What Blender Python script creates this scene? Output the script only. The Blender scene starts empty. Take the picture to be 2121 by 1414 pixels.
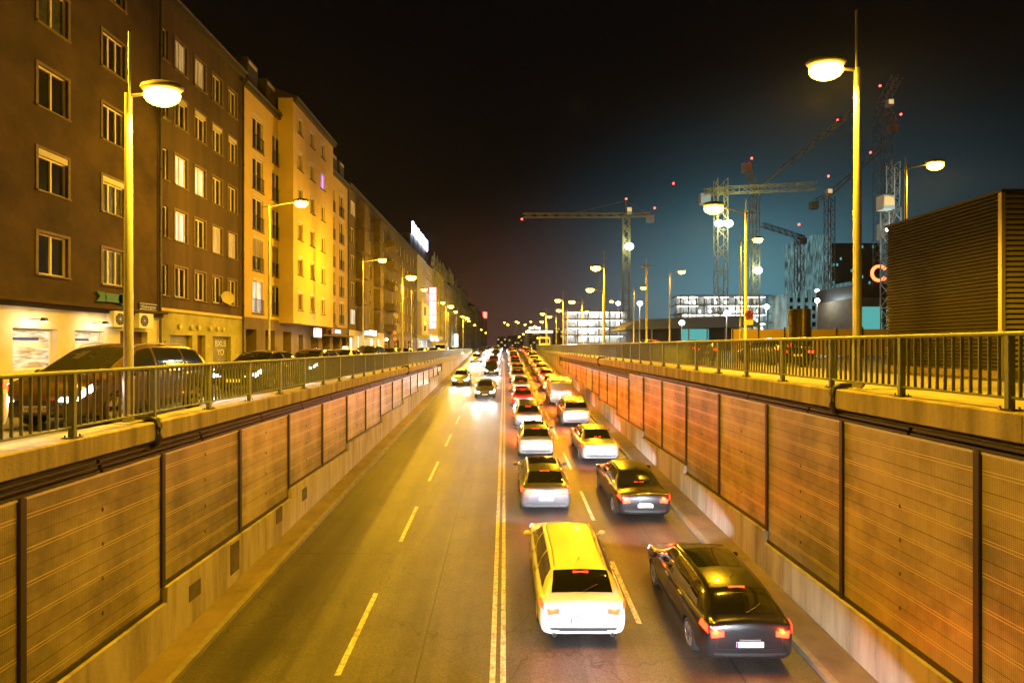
import bpy, bmesh, math, random
import numpy as np
from mathutils import Vector, Matrix
R = math.radians
random.seed(7)
SC = bpy.context.scene
COL = SC.collection

# ------------------------------------------------------------------ camera
CZ = 1.6
F, VX, VY = 1075.0, 1046.0, 717.0
cam = bpy.data.cameras.new("camera"); camo = bpy.data.objects.new("camera", cam); COL.objects.link(camo)
camo.location = (0, 0, CZ); camo.rotation_euler = (R(90), 0, 0)
cam.sensor_width = 36; cam.lens = F/2121*36
cam.shift_x = 14.5/2121; cam.shift_y = 10/2121
cam.clip_start = .1; cam.clip_end = 3000
SC.camera = camo
def at(px, py, Y):                       # photo pixel seen at distance Y -> point in the scene
    return Vector(((px-VX)/F*Y, Y, CZ-(py-VY)/F*Y))
def zx(px, py, X): return CZ + (VY-py)/abs(px-VX)*abs(X)      # height of a pixel on a plane at lateral distance X
def yx(px, X): return abs(X)*F/abs(px-VX)                     # depth of a pixel column on that plane

# ------------------------------------------------------------------ world (night sky lit by the city)
W = bpy.data.worlds.new("World"); SC.world = W; W.use_nodes = True
nt = W.node_tree; nt.nodes.clear()
def N(t, tree=nt, **k):
    n = tree.nodes.new(t)
    for a, b in k.items(): setattr(n, a, b)
    return n
tc = N('ShaderNodeTexCoord'); nrm = N('ShaderNodeVectorMath', operation='NORMALIZE'); nt.links.new(tc.outputs['Generated'], nrm.inputs[0])
def glow(direction, d0, d1, col, prev, scale=(1, 1, 1)):
    s = N('ShaderNodeVectorMath', operation='MULTIPLY'); s.inputs[1].default_value = scale; nt.links.new(nrm.outputs[0], s.inputs[0])
    d = Vector(direction).normalized(); d = Vector([a*b for a, b in zip(d, scale)])
    dist = N('ShaderNodeVectorMath', operation='DISTANCE'); dist.inputs[1].default_value = d; nt.links.new(s.outputs[0], dist.inputs[0])
    mr = N('ShaderNodeMapRange', interpolation_type='SMOOTHERSTEP'); mr.inputs[1].default_value = d0; mr.inputs[2].default_value = d1
    mr.inputs[3].default_value = 1; mr.inputs[4].default_value = 0; nt.links.new(dist.outputs['Value'], mr.inputs[0])
    mx = N('ShaderNodeMix', data_type='RGBA', blend_type='ADD'); mx.inputs[0].default_value = 1
    sc_ = N('ShaderNodeMix', data_type='RGBA', blend_type='MIX'); sc_.inputs[6].default_value = (0, 0, 0, 1); sc_.inputs[7].default_value = (*col, 1)
    nt.links.new(mr.outputs[0], sc_.inputs[0])
    if prev is None: mx.inputs[6].default_value = (.0012, .001, .0013, 1)
    else: nt.links.new(prev, mx.inputs[6])
    nt.links.new(sc_.outputs[2], mx.inputs[7])
    return mx.outputs[2]
o = glow((.07, 1, -.02), 0, .55, (.070, .024, .013), None, (1, 1, 1.5))
o = glow((.50, 1, .04), 0, .62, (.03, .085, .115), o, (1, 1, 1.35))
o = glow((.44, 1, .05), 0, .36, (.05, .15, .175), o, (1, 1, 1.2))
nz = N('ShaderNodeTexNoise'); nz.inputs['Scale'].default_value = 3; nt.links.new(nrm.outputs[0], nz.inputs[0])
nm = N('ShaderNodeMapRange'); nm.inputs[3].default_value = .7; nm.inputs[4].default_value = 1.25; nt.links.new(nz.outputs['Fac'], nm.inputs[0])
bg = N('ShaderNodeBackground'); nt.links.new(o, bg.inputs[0]); nt.links.new(nm.outputs[0], bg.inputs[1])
wo = N('ShaderNodeOutputWorld'); nt.links.new(bg.outputs[0], wo.inputs[0])

SC.view_settings.view_transform = 'Standard'; SC.view_settings.look = 'None'
SC.view_settings.exposure = 0; SC.view_settings.gamma = 1
SC.render.engine = 'CYCLES'
cy = SC.cycles
cy.use_denoising = True; cy.max_bounces = 5; cy.diffuse_bounces = 2; cy.glossy_bounces = 3; cy.transmission_bounces = 2
cy.sample_clamp_indirect = 4; cy.sample_clamp_direct = 0; cy.use_light_tree = True
cy.caustics_reflective = False; cy.caustics_refractive = False

SODIUM = (1.0, .50, .010)
LAMP_W = 6000
# ------------------------------------------------------------------ materials
def mat(name, col, rough=.7, metal=0, col2=None, scale=3.0, detail=6, bump=0, bscale=40, streak=False, emit=None, es=0, spec=.5, coat=0, split=(.35, .7)):
    m = bpy.data.materials.new(name); m.use_nodes = True; t = m.node_tree; b = t.nodes['Principled BSDF']
    b.inputs['Base Color'].default_value = (*col, 1); b.inputs['Roughness'].default_value = rough; b.inputs['Metallic'].default_value = metal
    b.inputs['Specular IOR Level'].default_value = spec; b.inputs['Coat Weight'].default_value = coat; b.inputs['Coat Roughness'].default_value = .05
    if emit: b.inputs['Emission Color'].default_value = (*emit, 1); b.inputs['Emission Strength'].default_value = es
    if col2 or bump:
        g = N('ShaderNodeNewGeometry', t)
    if col2:
        mp = N('ShaderNodeMapping', t); mp.inputs['Scale'].default_value = (1, 1, .12) if streak else (1, 1, 1)
        t.links.new(g.outputs['Position'], mp.inputs[0])
        n = N('ShaderNodeTexNoise', t); n.inputs['Scale'].default_value = scale; n.inputs['Detail'].default_value = detail; n.inputs['Roughness'].default_value = .65
        t.links.new(mp.outputs[0], n.inputs[0])
        r = N('ShaderNodeMapRange', t); r.inputs[1].default_value = split[0]; r.inputs[2].default_value = split[1]; t.links.new(n.outputs['Fac'], r.inputs[0])
        mx = N('ShaderNodeMix', t, data_type='RGBA'); mx.inputs[6].default_value = (*col, 1); mx.inputs[7].default_value = (*col2, 1)
        t.links.new(r.outputs[0], mx.inputs[0]); t.links.new(mx.outputs[2], b.inputs['Base Color'])
        m['mix'] = mx.name
    if bump:
        n2 = N('ShaderNodeTexNoise', t); n2.inputs['Scale'].default_value = bscale; n2.inputs['Detail'].default_value = 4; t.links.new(g.outputs['Position'], n2.inputs[0])
        bp = N('ShaderNodeBump', t); bp.inputs['Strength'].default_value = bump; bp.inputs['Distance'].default_value = .01
        t.links.new(n2.outputs['Fac'], bp.inputs['Height']); t.links.new(bp.outputs[0], b.inputs['Normal'])
    return m
def em(name, col, s):
    m = bpy.data.materials.new(name); m.use_nodes = True; b = m.node_tree.nodes['Principled BSDF']
    b.inputs['Base Color'].default_value = (*[c*.5 for c in col], 1)
    b.inputs['Emission Color'].default_value = (*col, 1); b.inputs['Emission Strength'].default_value = s
    return m
M = {}
def asphalt_material():
    m = mat('asphalt', (.038, .035, .033), .5, col2=(.060, .056, .052), scale=.7, bump=.9, bscale=70)
    t = m.node_tree; b = t.nodes['Principled BSDF']; g = [n for n in t.nodes if n.bl_idname == 'ShaderNodeNewGeometry'][0]; cur = t.nodes[m['mix']].outputs[2]
    def mul(fac, lo, hi, a0, a1, prev):
        r = N('ShaderNodeMapRange', t); r.inputs[1].default_value = a0; r.inputs[2].default_value = a1; r.inputs[3].default_value = lo; r.inputs[4].default_value = hi; t.links.new(fac, r.inputs[0])
        x = N('ShaderNodeMix', t, data_type='RGBA', blend_type='MULTIPLY'); x.inputs[0].default_value = 1; t.links.new(prev, x.inputs[6]); t.links.new(r.outputs[0], x.inputs[7]); return x.outputs[2]
    n = N('ShaderNodeTexNoise', t); n.inputs['Scale'].default_value = 22; n.inputs['Detail'].default_value = 6; n.inputs['Roughness'].default_value = .8; t.links.new(g.outputs['Position'], n.inputs[0])
    cur = mul(n.outputs['Fac'], .45, 1.7, .36, .66, cur)                                  # stone grain
    s_ = N('ShaderNodeSeparateXYZ', t); t.links.new(g.outputs['Position'], s_.inputs[0])
    a = N('ShaderNodeMath', t, operation='MULTIPLY_ADD'); a.inputs[1].default_value = 2*math.pi/1.52; a.inputs[2].default_value = .9; t.links.new(s_.outputs['X'], a.inputs[0])
    c = N('ShaderNodeMath', t, operation='SINE'); t.links.new(a.outputs[0], c.inputs[0]); cur = mul(c.outputs[0], .80, 1.12, -1, 1, cur)   # tyre tracks
    mp = N('ShaderNodeMapping', t); mp.inputs['Scale'].default_value = (1.1, .05, 1); t.links.new(g.outputs['Position'], mp.inputs[0])
    n2 = N('ShaderNodeTexNoise', t); n2.inputs['Scale'].default_value = 2.2; n2.inputs['Detail'].default_value = 4; t.links.new(mp.outputs[0], n2.inputs[0]); cur = mul(n2.outputs['Fac'], .7, 1.2, .35, .65, cur)
    nd = N('ShaderNodeTexNoise', t); nd.inputs['Scale'].default_value = 1.5; t.links.new(g.outputs['Position'], nd.inputs[0])
    ad = N('ShaderNodeVectorMath', t, operation='ADD'); t.links.new(g.outputs['Position'], ad.inputs[0]); t.links.new(nd.outputs['Color'], ad.inputs[1])
    v = N('ShaderNodeTexVoronoi', t, feature='DISTANCE_TO_EDGE'); v.inputs['Scale'].default_value = .28; t.links.new(ad.outputs[0], v.inputs[0]); cur = mul(v.outputs['Distance'], .35, 1, .0, .006, cur)  # cracks
    w = N('ShaderNodeTexVoronoi', t); w.inputs['Scale'].default_value = 9; t.links.new(g.outputs['Position'], w.inputs[0]); cur = mul(w.outputs['Distance'], 5, 1, .03, .05, cur)   # pale chips
    t.links.new(cur, b.inputs['Base Color']); return m
M['asphalt'] = asphalt_material()
M['street'] = mat('street_asphalt', (.06, .057, .055), .6, col2=(.10, .095, .09), scale=.8, bump=.5, bscale=60)
M['paving'] = mat('paving', (.22, .20, .18), .8, col2=(.30, .28, .25), scale=2, bump=.4, bscale=30)
M['kerbstone'] = mat('kerbstone', (.20, .185, .165), .8, col2=(.12, .11, .10), scale=4, bump=.5, bscale=30)
M['kerb_top'] = mat('kerb_top', (.17, .13, .10), .85, col2=(.10, .08, .06), scale=1.2, bump=.6, bscale=25)
M['paint'] = mat('road_paint', (.50, .48, .42), .6, col2=(.20, .19, .17), scale=9, detail=9, bump=.3, bscale=80, split=(.44, .62))
M['concrete'] = mat('concrete', (.31, .27, .215), .85, col2=(.09, .075, .06), scale=2.3, detail=9, bump=.8, bscale=25, streak=True)
M['wallcon'] = mat('wall_concrete', (.32, .295, .26), .85, col2=(.10, .085, .07), scale=1.7, detail=9, bump=.8, bscale=20, streak=True, split=(.42, .72))
M['gapdark'] = mat('dark_gap_concrete', (.10, .08, .06), .9, col2=(.035, .03, .025), scale=3, bump=.6, bscale=20)  # dark tone for joints and seams, and for shade painted into recesses
M['rail'] = mat('rail_paint', (.15, .18, .11), .5, .1, col2=(.11, .13, .085), scale=6, bump=.1)
M['darkmetal'] = mat('dark_metal', (.045, .04, .035), .5, .6)
M['galv'] = mat('galvanised', (.46, .46, .44), .42, .45, col2=(.36, .36, .34), scale=5)
M['steel'] = mat('brushed_steel', (.55, .55, .55), .3, .9)
M['rubber'] = mat('rubber', (.012, .012, .012), .75)
M['rim'] = mat('alloy', (.45, .45, .47), .3, .8)
M['trim'] = mat('black_trim', (.012, .012, .013), .45)
M['glass'] = mat('car_glass', (.012, .013, .015), .06, 0, spec=.9, coat=.5)
M['plate'] = mat('plate_white', (.80, .80, .80), .5)
M['plateblue'] = mat('plate_blue', (.02, .08, .5), .5)
M['ink'] = mat('plate_ink', (.02, .02, .02), .6)
M['taxisign'] = em('taxi_sign_glow', (1, .72, .25), 5)
M['tail'] = em('tail_lamp_glow', (1, .018, .004), 15)
M['tailoff'] = mat('tail_lamp_red', (.35, .01, .01), .2, spec=.8)
M['head'] = em('head_lamp_glow', (.92, .96, 1), 40)
M['headdim'] = em('head_lamp_dim_glow', (.92, .96, 1), 4)
M['headoff'] = mat('head_lamp_clear', (.55, .56, .58), .12, .3, spec=.9)
M['amber'] = em('amber_lamp_glow', (1, .38, .03), 8)
M['sodium'] = em('sodium_lamp_glow', (1, .52, .02), 70)
M['flood'] = em('floodlight_glow', (.80, 1, .97), 16)
M['warmlamp'] = em('warm_lamp_glow', (1, .82, .5), 25)
M['redlamp'] = em('warning_lamp_glow', (1, .03, .02), 22)
M['crane'] = mat('crane_paint', (.55, .42, .12), .6, .1)
M['cranegrey'] = mat('crane_grey', (.35, .36, .34), .6, .2)
M['pane'] = mat('window_pane', (.012, .013, .013), .08, spec=.8)
M['panecurtain'] = mat('curtained_pane', (.10, .11, .09), .25, col2=(.03, .035, .03), scale=2.2, spec=.7)
M['frame'] = mat('window_frame', (.75, .70, .62), .6)
M['trimstone'] = mat('window_surround', (.20, .16, .11), .8, col2=(.13, .10, .07), scale=5)
M['blind'] = mat('roller_blind', (.62, .60, .55), .6)
M['slats'] = mat('blind_slats', (.33, .29, .22), .6)
M['zinc'] = mat('roof_zinc', (.07, .065, .06), .6, .2)
M['tiles'] = mat('roof_tiles', (.06, .04, .03), .8, col2=(.03, .02, .016), scale=8)
M['b1'] = mat('brown_render', (.085, .052, .030), .95, col2=(.026, .017, .012), scale=.45, bump=.8, bscale=12, detail=9)
M['b2'] = mat('umber_render', (.12, .082, .05), .95, col2=(.045, .031, .02), scale=.6, bump=.8, bscale=12, streak=True)
M['b3'] = mat('ochre_render', (.74, .58, .24), .9, col2=(.60, .46, .19), scale=.4, bump=.4, bscale=12)
M['b4'] = mat('olive_brown_render', (.20, .155, .09), .95, col2=(.10, .078, .045), scale=.5, bump=.6, bscale=10)
M['b5'] = mat('white_render', (.66, .65, .66), .8, col2=(.52, .50, .50), scale=.5)
M['b6'] = mat('yellow_stucco', (.52, .50, .22), .85, col2=(.38, .36, .15), scale=.7)
M['b7'] = mat('grey_stucco', (.42, .42, .36), .85, col2=(.28, .28, .24), scale=.7)
M['cream'] = mat('cream_plaster', (.66, .62, .50), .85, col2=(.52, .48, .38), scale=1)
M['olive'] = mat('olive_plaster', (.42, .40, .19), .9, col2=(.27, .26, .12), scale=1.3, bump=.5, bscale=15)
M['base3'] = mat('brown_plinth', (.20, .155, .11), .85, col2=(.14, .105, .075), scale=1)
M['shutter'] = mat('metal_shutter', (.26, .25, .23), .5, .4, col2=(.16, .15, .14), scale=3)
M['door'] = mat('wood_door', (.09, .045, .025), .7)
M['acbody'] = mat('ac_casing', (.72, .71, .68), .5)
M['white'] = mat('white_paint', (.75, .75, .74), .5)
M['teal'] = mat('teal_paint', (.03, .16, .13), .6)
M['signdark'] = mat('dark_signboard', (.03, .03, .035), .5)
M['signred'] = mat('red_sign', (.55, .02, .02), .5)
M['signblue'] = mat('blue_sign', (.03, .04, .30), .5)
M['dish'] = mat('satellite_dish', (.58, .55, .50), .5)
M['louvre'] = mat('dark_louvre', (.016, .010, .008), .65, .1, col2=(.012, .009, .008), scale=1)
M['louvrelit'] = mat('lit_louvre_trim', (.45, .40, .30), .5, .3)  # lit copy of the louvre tone for the front, also the pale corner trim
M['brass'] = mat('brass_cladding', (.035, .026, .012), .3, .6)
M['slab'] = mat('raw_concrete', (.45, .46, .44), .85, col2=(.33, .34, .33), scale=.5)
M['worklight'] = em('work_light_glow', (.95, 1, .93), 30)
M['roofsign'] = em('roof_sign_glow', (.62, .72, 1), 9)
M['pinksign'] = em('pink_sign_glow', (1, .45, .62), 2.6)
M['pinksign2'] = em('rose_sign_glow', (1, .25, .33), 2.2)
M['shoplit'] = em('shop_interior_glow', (1, .93, .74), 1.9)
M['shopwarm'] = em('warm_interior_glow', (1, .66, .25), .8)
M['ringsign'] = em('ring_sign_glow', (1, .12, .03), 6)
M['bluewin'] = em('purple_lit_window', (.25, .12, 1), 4)
M['whitesign'] = em('white_sign_glow', (1, .98, .9), 5)
M['canopylit'] = em('canopy_glow', (1, .88, .55), 6)
M['tealglass'] = em('teal_interior_glow', (.10, .45, .42), .9)
M['hoard'] = mat('site_hoarding', (.50, .36, .12), .7)

def lit_window(name, c, s, sc3=(.1, 7, .35), lo=.25, ns=1.6):            # lit room seen through folded curtains
    m = bpy.data.materials.new(name); m.use_nodes = True; t = m.node_tree; b = t.nodes['Principled BSDF']
    g = N('ShaderNodeNewGeometry', t); mp = N('ShaderNodeMapping', t); mp.inputs['Scale'].default_value = sc3; t.links.new(g.outputs['Position'], mp.inputs[0])
    n = N('ShaderNodeTexNoise', t); n.inputs['Scale'].default_value = ns; n.inputs['Detail'].default_value = 6; t.links.new(mp.outputs[0], n.inputs[0])
    r = N('ShaderNodeMapRange', t); r.inputs[1].default_value = .38; r.inputs[2].default_value = .62; r.inputs[3].default_value = lo; r.inputs[4].default_value = 1
    t.links.new(n.outputs['Fac'], r.inputs[0]); mu = N('ShaderNodeMath', t, operation='MULTIPLY'); mu.inputs[1].default_value = s; t.links.new(r.outputs[0], mu.inputs[0])
    b.inputs['Base Color'].default_value = (.3, .27, .2, 1); b.inputs['Emission Color'].default_value = (*c, 1); t.links.new(mu.outputs[0], b.inputs['Emission Strength'])
    return m
M['litwin'] = lit_window('lit_curtains', (1, .82, .42), 1.5)
M['litdim'] = lit_window('dim_curtains', (1, .66, .22), .5)
M['litcool'] = lit_window('cool_lit_room', (.95, .95, .80), 1.2)
M['facadeteal'] = lit_window('teal_tower_facade', (.30, .66, .70), .42, (1.1, .3, .10), .12)
M['shopdisp'] = lit_window('shop_display', (1, .93, .66), .75, (.1, .7, 3.2), .08, 2.4)

def panel_material():                   # perforated aluminium cassettes of the noise barrier
    m = mat('perforated_aluminium', (.50, .44, .24), .5, .2, col2=(.27, .235, .125), scale=.7, bump=0, streak=True)
    t = m.node_tree; b = t.nodes['Principled BSDF']; g = [n for n in t.nodes if n.bl_idname == 'ShaderNodeNewGeometry'][0]
    s = N('ShaderNodeSeparateXYZ', t); t.links.new(g.outputs['Position'], s.inputs[0])
    outs = []
    for ax in ('Y', 'Z'):
        a = N('ShaderNodeMath', t, operation='MULTIPLY'); a.inputs[1].default_value = 2*math.pi/.028; t.links.new(s.outputs[ax], a.inputs[0])
        c = N('ShaderNodeMath', t, operation='SINE'); t.links.new(a.outputs[0], c.inputs[0]); outs.append(c)
    mu = N('ShaderNodeMath', t, operation='ADD'); t.links.new(outs[0].outputs[0], mu.inputs[0]); t.links.new(outs[1].outputs[0], mu.inputs[1])
    r = N('ShaderNodeMapRange', t); r.inputs[1].default_value = .5; r.inputs[2].default_value = 1.0; r.inputs[3].default_value = 1; r.inputs[4].default_value = .5; t.links.new(mu.outputs[0], r.inputs[0])
    mx = N('ShaderNodeMix', t, data_type='RGBA', blend_type='MULTIPLY'); mx.inputs[0].default_value = 1
    t.links.new(t.nodes[m['mix']].outputs[2], mx.inputs[6]); t.links.new(r.outputs[0], mx.inputs[7])
    oi = N('ShaderNodeObjectInfo', t); rr = N('ShaderNodeMapRange', t); rr.inputs[3].default_value = .62; rr.inputs[4].default_value = 1.1; t.links.new(oi.outputs['Random'], rr.inputs[0])
    m2 = N('ShaderNodeMix', t, data_type='RGBA', blend_type='MULTIPLY'); m2.inputs[0].default_value = 1; t.links.new(mx.outputs[2], m2.inputs[6]); t.links.new(rr.outputs[0], m2.inputs[7])
    t.links.new(m2.outputs[2], b.inputs['Base Color'])
    # soot patches
    n3 = N('ShaderNodeTexNoise', t); n3.inputs['Scale'].default_value = .55; n3.inputs['Detail'].default_value = 8; n3.inputs['Roughness'].default_value = .7; t.links.new(g.outputs['Position'], n3.inputs[0])
    r3 = N('ShaderNodeMapRange', t); r3.inputs[1].default_value = .38; r3.inputs[2].default_value = .56; r3.inputs[3].default_value = .5; r3.inputs[4].default_value = 1; t.links.new(n3.outputs['Fac'], r3.inputs[0])
    m3 = N('ShaderNodeMix', t, data_type='RGBA', blend_type='MULTIPLY'); m3.inputs[0].default_value = 1; t.links.new(m2.outputs[2], m3.inputs[6]); t.links.new(r3.outputs[0], m3.inputs[7]); t.links.new(m3.outputs[2], b.inputs['Base Color'])
    return m
M['panel'] = panel_material()
M['ridge'] = mat('panel_ridge', (.52, .45, .26), .35, .4)

def paint(name, col, metal=.3): return mat(name, col, .28, metal, coat=1.0)
P = dict(silver=paint('silver_car_paint', (.30, .30, .30), .6), white=paint('white_car_paint', (.72, .72, .70), 0), black=paint('black_car_paint', (.012, .012, .014)),
         red=paint('red_car_paint', (.30, .012, .015)), grey=paint('grey_car_paint', (.12, .12, .13), .5), brown=paint('brown_car_paint', (.07, .045, .03), .4),
         blue=paint('blue_car_paint', (.02, .03, .10), .4), cream=paint('taxi_cream_paint', (.62, .52, .22), 0), beige=paint('beige_car_paint', (.42, .36, .24), .5))

# ------------------------------------------------------------------ mesh helpers
class MB:
    def __init__(s): s.v = []; s.f = []; s.m = []; s.i = 0; s.sm = []
    def add(s, vs, fs, mi=None, smooth=False):
        o_ = len(s.v); s.v += [tuple(v) for v in vs]
        for f in fs: s.f.append(tuple(o_+k for k in f)); s.m.append(s.i if mi is None else mi); s.sm.append(smooth)
        return s
    def box(s, x0, x1, y0, y1, z0, z1, mi=None):
        x0, x1 = min(x0, x1), max(x0, x1); y0, y1 = min(y0, y1), max(y0, y1); z0, z1 = min(z0, z1), max(z0, z1)
        return s.add([(x0, y0, z0), (x1, y0, z0), (x1, y1, z0), (x0, y1, z0), (x0, y0, z1), (x1, y0, z1), (x1, y1, z1), (x0, y1, z1)],
                     [(0, 3, 2, 1), (4, 5, 6, 7), (0, 1, 5, 4), (1, 2, 6, 5), (2, 3, 7, 6), (3, 0, 4, 7)], mi)
    def bar(s, a, b, w, h=None, mi=None):
        a, b = Vector(a), Vector(b); d = (b-a).normalized(); h = h or w
        u = d.cross(Vector((0, 0, 1)));
        if u.length < .01: u = Vector((1, 0, 0))
        u.normalize(); k = u.cross(d).normalized(); vs = []
        for p in (a, b):
            for su, sk in ((-1, -1), (1, -1), (1, 1), (-1, 1)): vs.append(p+u*su*w/2+k*sk*h/2)
        return s.add(vs, [(0, 3, 2, 1), (4, 5, 6, 7), (0, 1, 5, 4), (1, 2, 6, 5), (2, 3, 7, 6), (3, 0, 4, 7)], mi)
    def tube(s, pts, r, n=12, mi=None, caps=True):
        pts = [Vector(p) for p in pts]; rr = r if isinstance(r, (list, tuple)) else [r]*len(pts); vs = []; fs = []
        for i, p in enumerate(pts):
            d = (pts[min(i+1, len(pts)-1)]-pts[max(i-1, 0)]).normalized()
            u = d.cross(Vector((0, 0, 1)));
            if u.length < .02: u = d.cross(Vector((0, 1, 0)))
            u.normalize(); k = d.cross(u)
            for j in range(n):
                a = 2*math.pi*j/n; vs.append(p+u*math.cos(a)*rr[i]+k*math.sin(a)*rr[i])
        for i in range(len(pts)-1):
            for j in range(n):
                a, b = i*n+j, i*n+(j+1) % n; fs.append((a, b, b+n, a+n))
        s.add(vs, fs, mi, True)
        if caps:
            s.add(vs[:n], [tuple(range(n))[::-1]], mi); s.add(vs[-n:], [tuple(range(n))], mi)
        return s
    def ell(s, c, rx, ry, rz, n=16, k=8, mi=None):
        vs = []; fs = []
        for i in range(k+1):
            t = math.pi*i/k
            for j in range(n):
                a = 2*math.pi*j/n; vs.append((c[0]+rx*math.sin(t)*math.cos(a), c[1]+ry*math.sin(t)*math.sin(a), c[2]+rz*math.cos(t)))
        for i in range(k):
            for j in range(n):
                a, b = i*n+j, i*n+(j+1) % n; fs.append((a, a+n, b+n, b))
        return s.add(vs, fs, mi, True)
    def prism(s, poly, axis, a0, a1, mi=None):     # poly of (u,v); axis 'y': (u=x,v=z); axis 'x': (u=y,v=z)
        n = len(poly)
        mk = (lambda u, v, a: (u, a, v)) if axis == 'y' else ((lambda u, v, a: (a, u, v)) if axis == 'x' else (lambda u, v, a: (u, v, a)))
        vs = [mk(u, v, a0) for u, v in poly]+[mk(u, v, a1) for u, v in poly]
        return s.add(vs, [tuple(range(n))[::-1], tuple(range(n, 2*n))]+[(i, (i+1) % n, n+(i+1) % n, n+i) for i in range(n)], mi)
    def mesh(s, name, mats):
        me = bpy.data.meshes.new(name); me.from_pydata(s.v, [], s.f)
        for m in (mats if isinstance(mats, (list, tuple)) else [mats]): me.materials.append(m)
        me.polygons.foreach_set('material_index', s.m); me.polygons.foreach_set('use_smooth', s.sm)
        me.update(); bm = bmesh.new(); bm.from_mesh(me); bmesh.ops.recalc_face_normals(bm, faces=bm.faces); bm.to_mesh(me); bm.free()
        return me
    def build(s, name, mats, parent=None, loc=(0, 0, 0)): return link(name, s.mesh(name, mats), parent, loc)
def link(name, data, parent=None, loc=(0, 0, 0), rot=(0, 0, 0)):
    o_ = bpy.data.objects.new(name, data); COL.objects.link(o_); o_.location = loc; o_.rotation_euler = rot
    if parent: o_.parent = parent
    return o_
def tag(o_, label=None, cat=None, group=None, kind=None):
    if label: o_['label'] = label
    if cat: o_['category'] = cat
    if group: o_['group'] = group
    if kind: o_['kind'] = kind
    return o_
def thing(name, loc, label, cat, group=None, rz=0, rx=0):
    o_ = link(name, None, None, loc, (rx, 0, rz)); o_.empty_display_size = .2
    return tag(o_, label, cat, group)
def plant(o_, parent):                       # parent a mesh that was built in world coordinates
    o_.parent = parent; o_.matrix_parent_inverse = Matrix.LocRotScale(parent.location, parent.rotation_euler, None).inverted()
    return o_
def text(name, body, size, m, parent, loc, rot, ext=.01):
    cu = bpy.data.curves.new(name, 'FONT'); cu.body = body; cu.size = size; cu.extrude = ext; cu.align_x = 'CENTER'; cu.align_y = 'CENTER'
    tmp = bpy.data.objects.new('t', cu); me = bpy.data.meshes.new_from_object(tmp); me.materials.clear(); me.materials.append(m)
    bpy.data.objects.remove(tmp); o_ = link(name, me, parent, loc, rot); return o_
def lamp(kind, loc, energy, col, parent=None, rad=.15, size=160, blend=.6, direction=None, name='light_beam'):
    l = bpy.data.lights.new(name, kind); l.energy = energy; l.color = col; l.shadow_soft_size = rad
    if kind == 'SPOT': l.spot_size = R(size); l.spot_blend = blend
    o_ = link(name, l, parent, loc)
    if direction is not None: o_.rotation_euler = Vector(direction).to_track_quat('-Z', 'Y').to_euler()
    return o_
ORD = ['first', 'second', 'third', 'fourth', 'fifth', 'sixth', 'seventh', 'eighth', 'ninth', 'tenth', 'eleventh', 'twelfth', 'thirteenth', 'fourteenth', 'fifteenth', 'sixteenth',
       'seventeenth', 'eighteenth', 'nineteenth', 'twentieth', 'twenty-first', 'twenty-second', 'twenty-third', 'twenty-fourth', 'twenty-fifth']

# ------------------------------------------------------------------ ground, roads
H0, SL = 6.79, .0502
def roadz(Y):
    if Y < 92: return CZ-H0+SL*Y
    z = CZ-H0+SL*92; t = min(Y-92, 20.7); return z+SL*t-SL*t*t/(2*20.7)
RG = .58                                     # level of the right street
YS = [-24, -10, 0, 10, 20, 30, 40, 50, 60, 70, 80, 92]+[92+i*2.3 for i in range(1, 10)]+[118, 160, 300, 900]
def strip(name, x0, x1, m, dz=0, ys=YS, kind='structure'):
    b = MB()
    for a, c in zip(ys[:-1], ys[1:]): b.add([(x0, a, roadz(a)+dz), (x1, a, roadz(a)+dz), (x1, c, roadz(c)+dz), (x0, c, roadz(c)+dz)], [(0, 1, 2, 3)])
    o_ = b.build(name, m); tag(o_, kind=kind); return o_
g = MB()
g.add([(-700, -24, 0), (-7.5, -24, 0), (-7.5, 1400, 0), (-700, 1400, 0)], [(0, 1, 2, 3)])
g.add([(7.5, -24, RG), (700, -24, RG), (700, 130, RG), (7.5, 130, RG), (700, 165, -.02), (7.5, 165, -.02), (700, 1400, -.02), (7.5, 1400, -.02)], [(0, 1, 2, 3), (3, 2, 4, 5), (5, 4, 6, 7)])
g.add([(-7.5, 118, -.1), (7.5, 118, -.1), (7.5, 1400, -.1), (-7.5, 1400, -.1)], [(0, 1, 2, 3)])
tag(g.build('ground', M['street']), kind='structure')
strip('road', -6.95, 6.95, M['asphalt'])
b = MB()
def mark(x0, x1, ya, yb):
    n = max(1, int((yb-ya)/10))
    for i in range(n):
        a, c = ya+(yb-ya)*i/n, ya+(yb-ya)*(i+1)/n
        b.add([(x0, a, roadz(a)+.004), (x1, a, roadz(a)+.004), (x1, c, roadz(c)+.004), (x0, c, roadz(c)+.004)], [(0, 1, 2, 3)])
mark(-.295, -.185, -20, 300); mark(-.09, .015, -20, 300)
for k in range(-5, 48):
    mark(2.95, 3.07, 11.62+6.007*k, 14.62+6.007*k); mark(-3.27, -3.15, 9.93+6.007*k, 12.93+6.007*k)
tag(b.build('road_markings', M['paint']), kind='structure')
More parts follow.
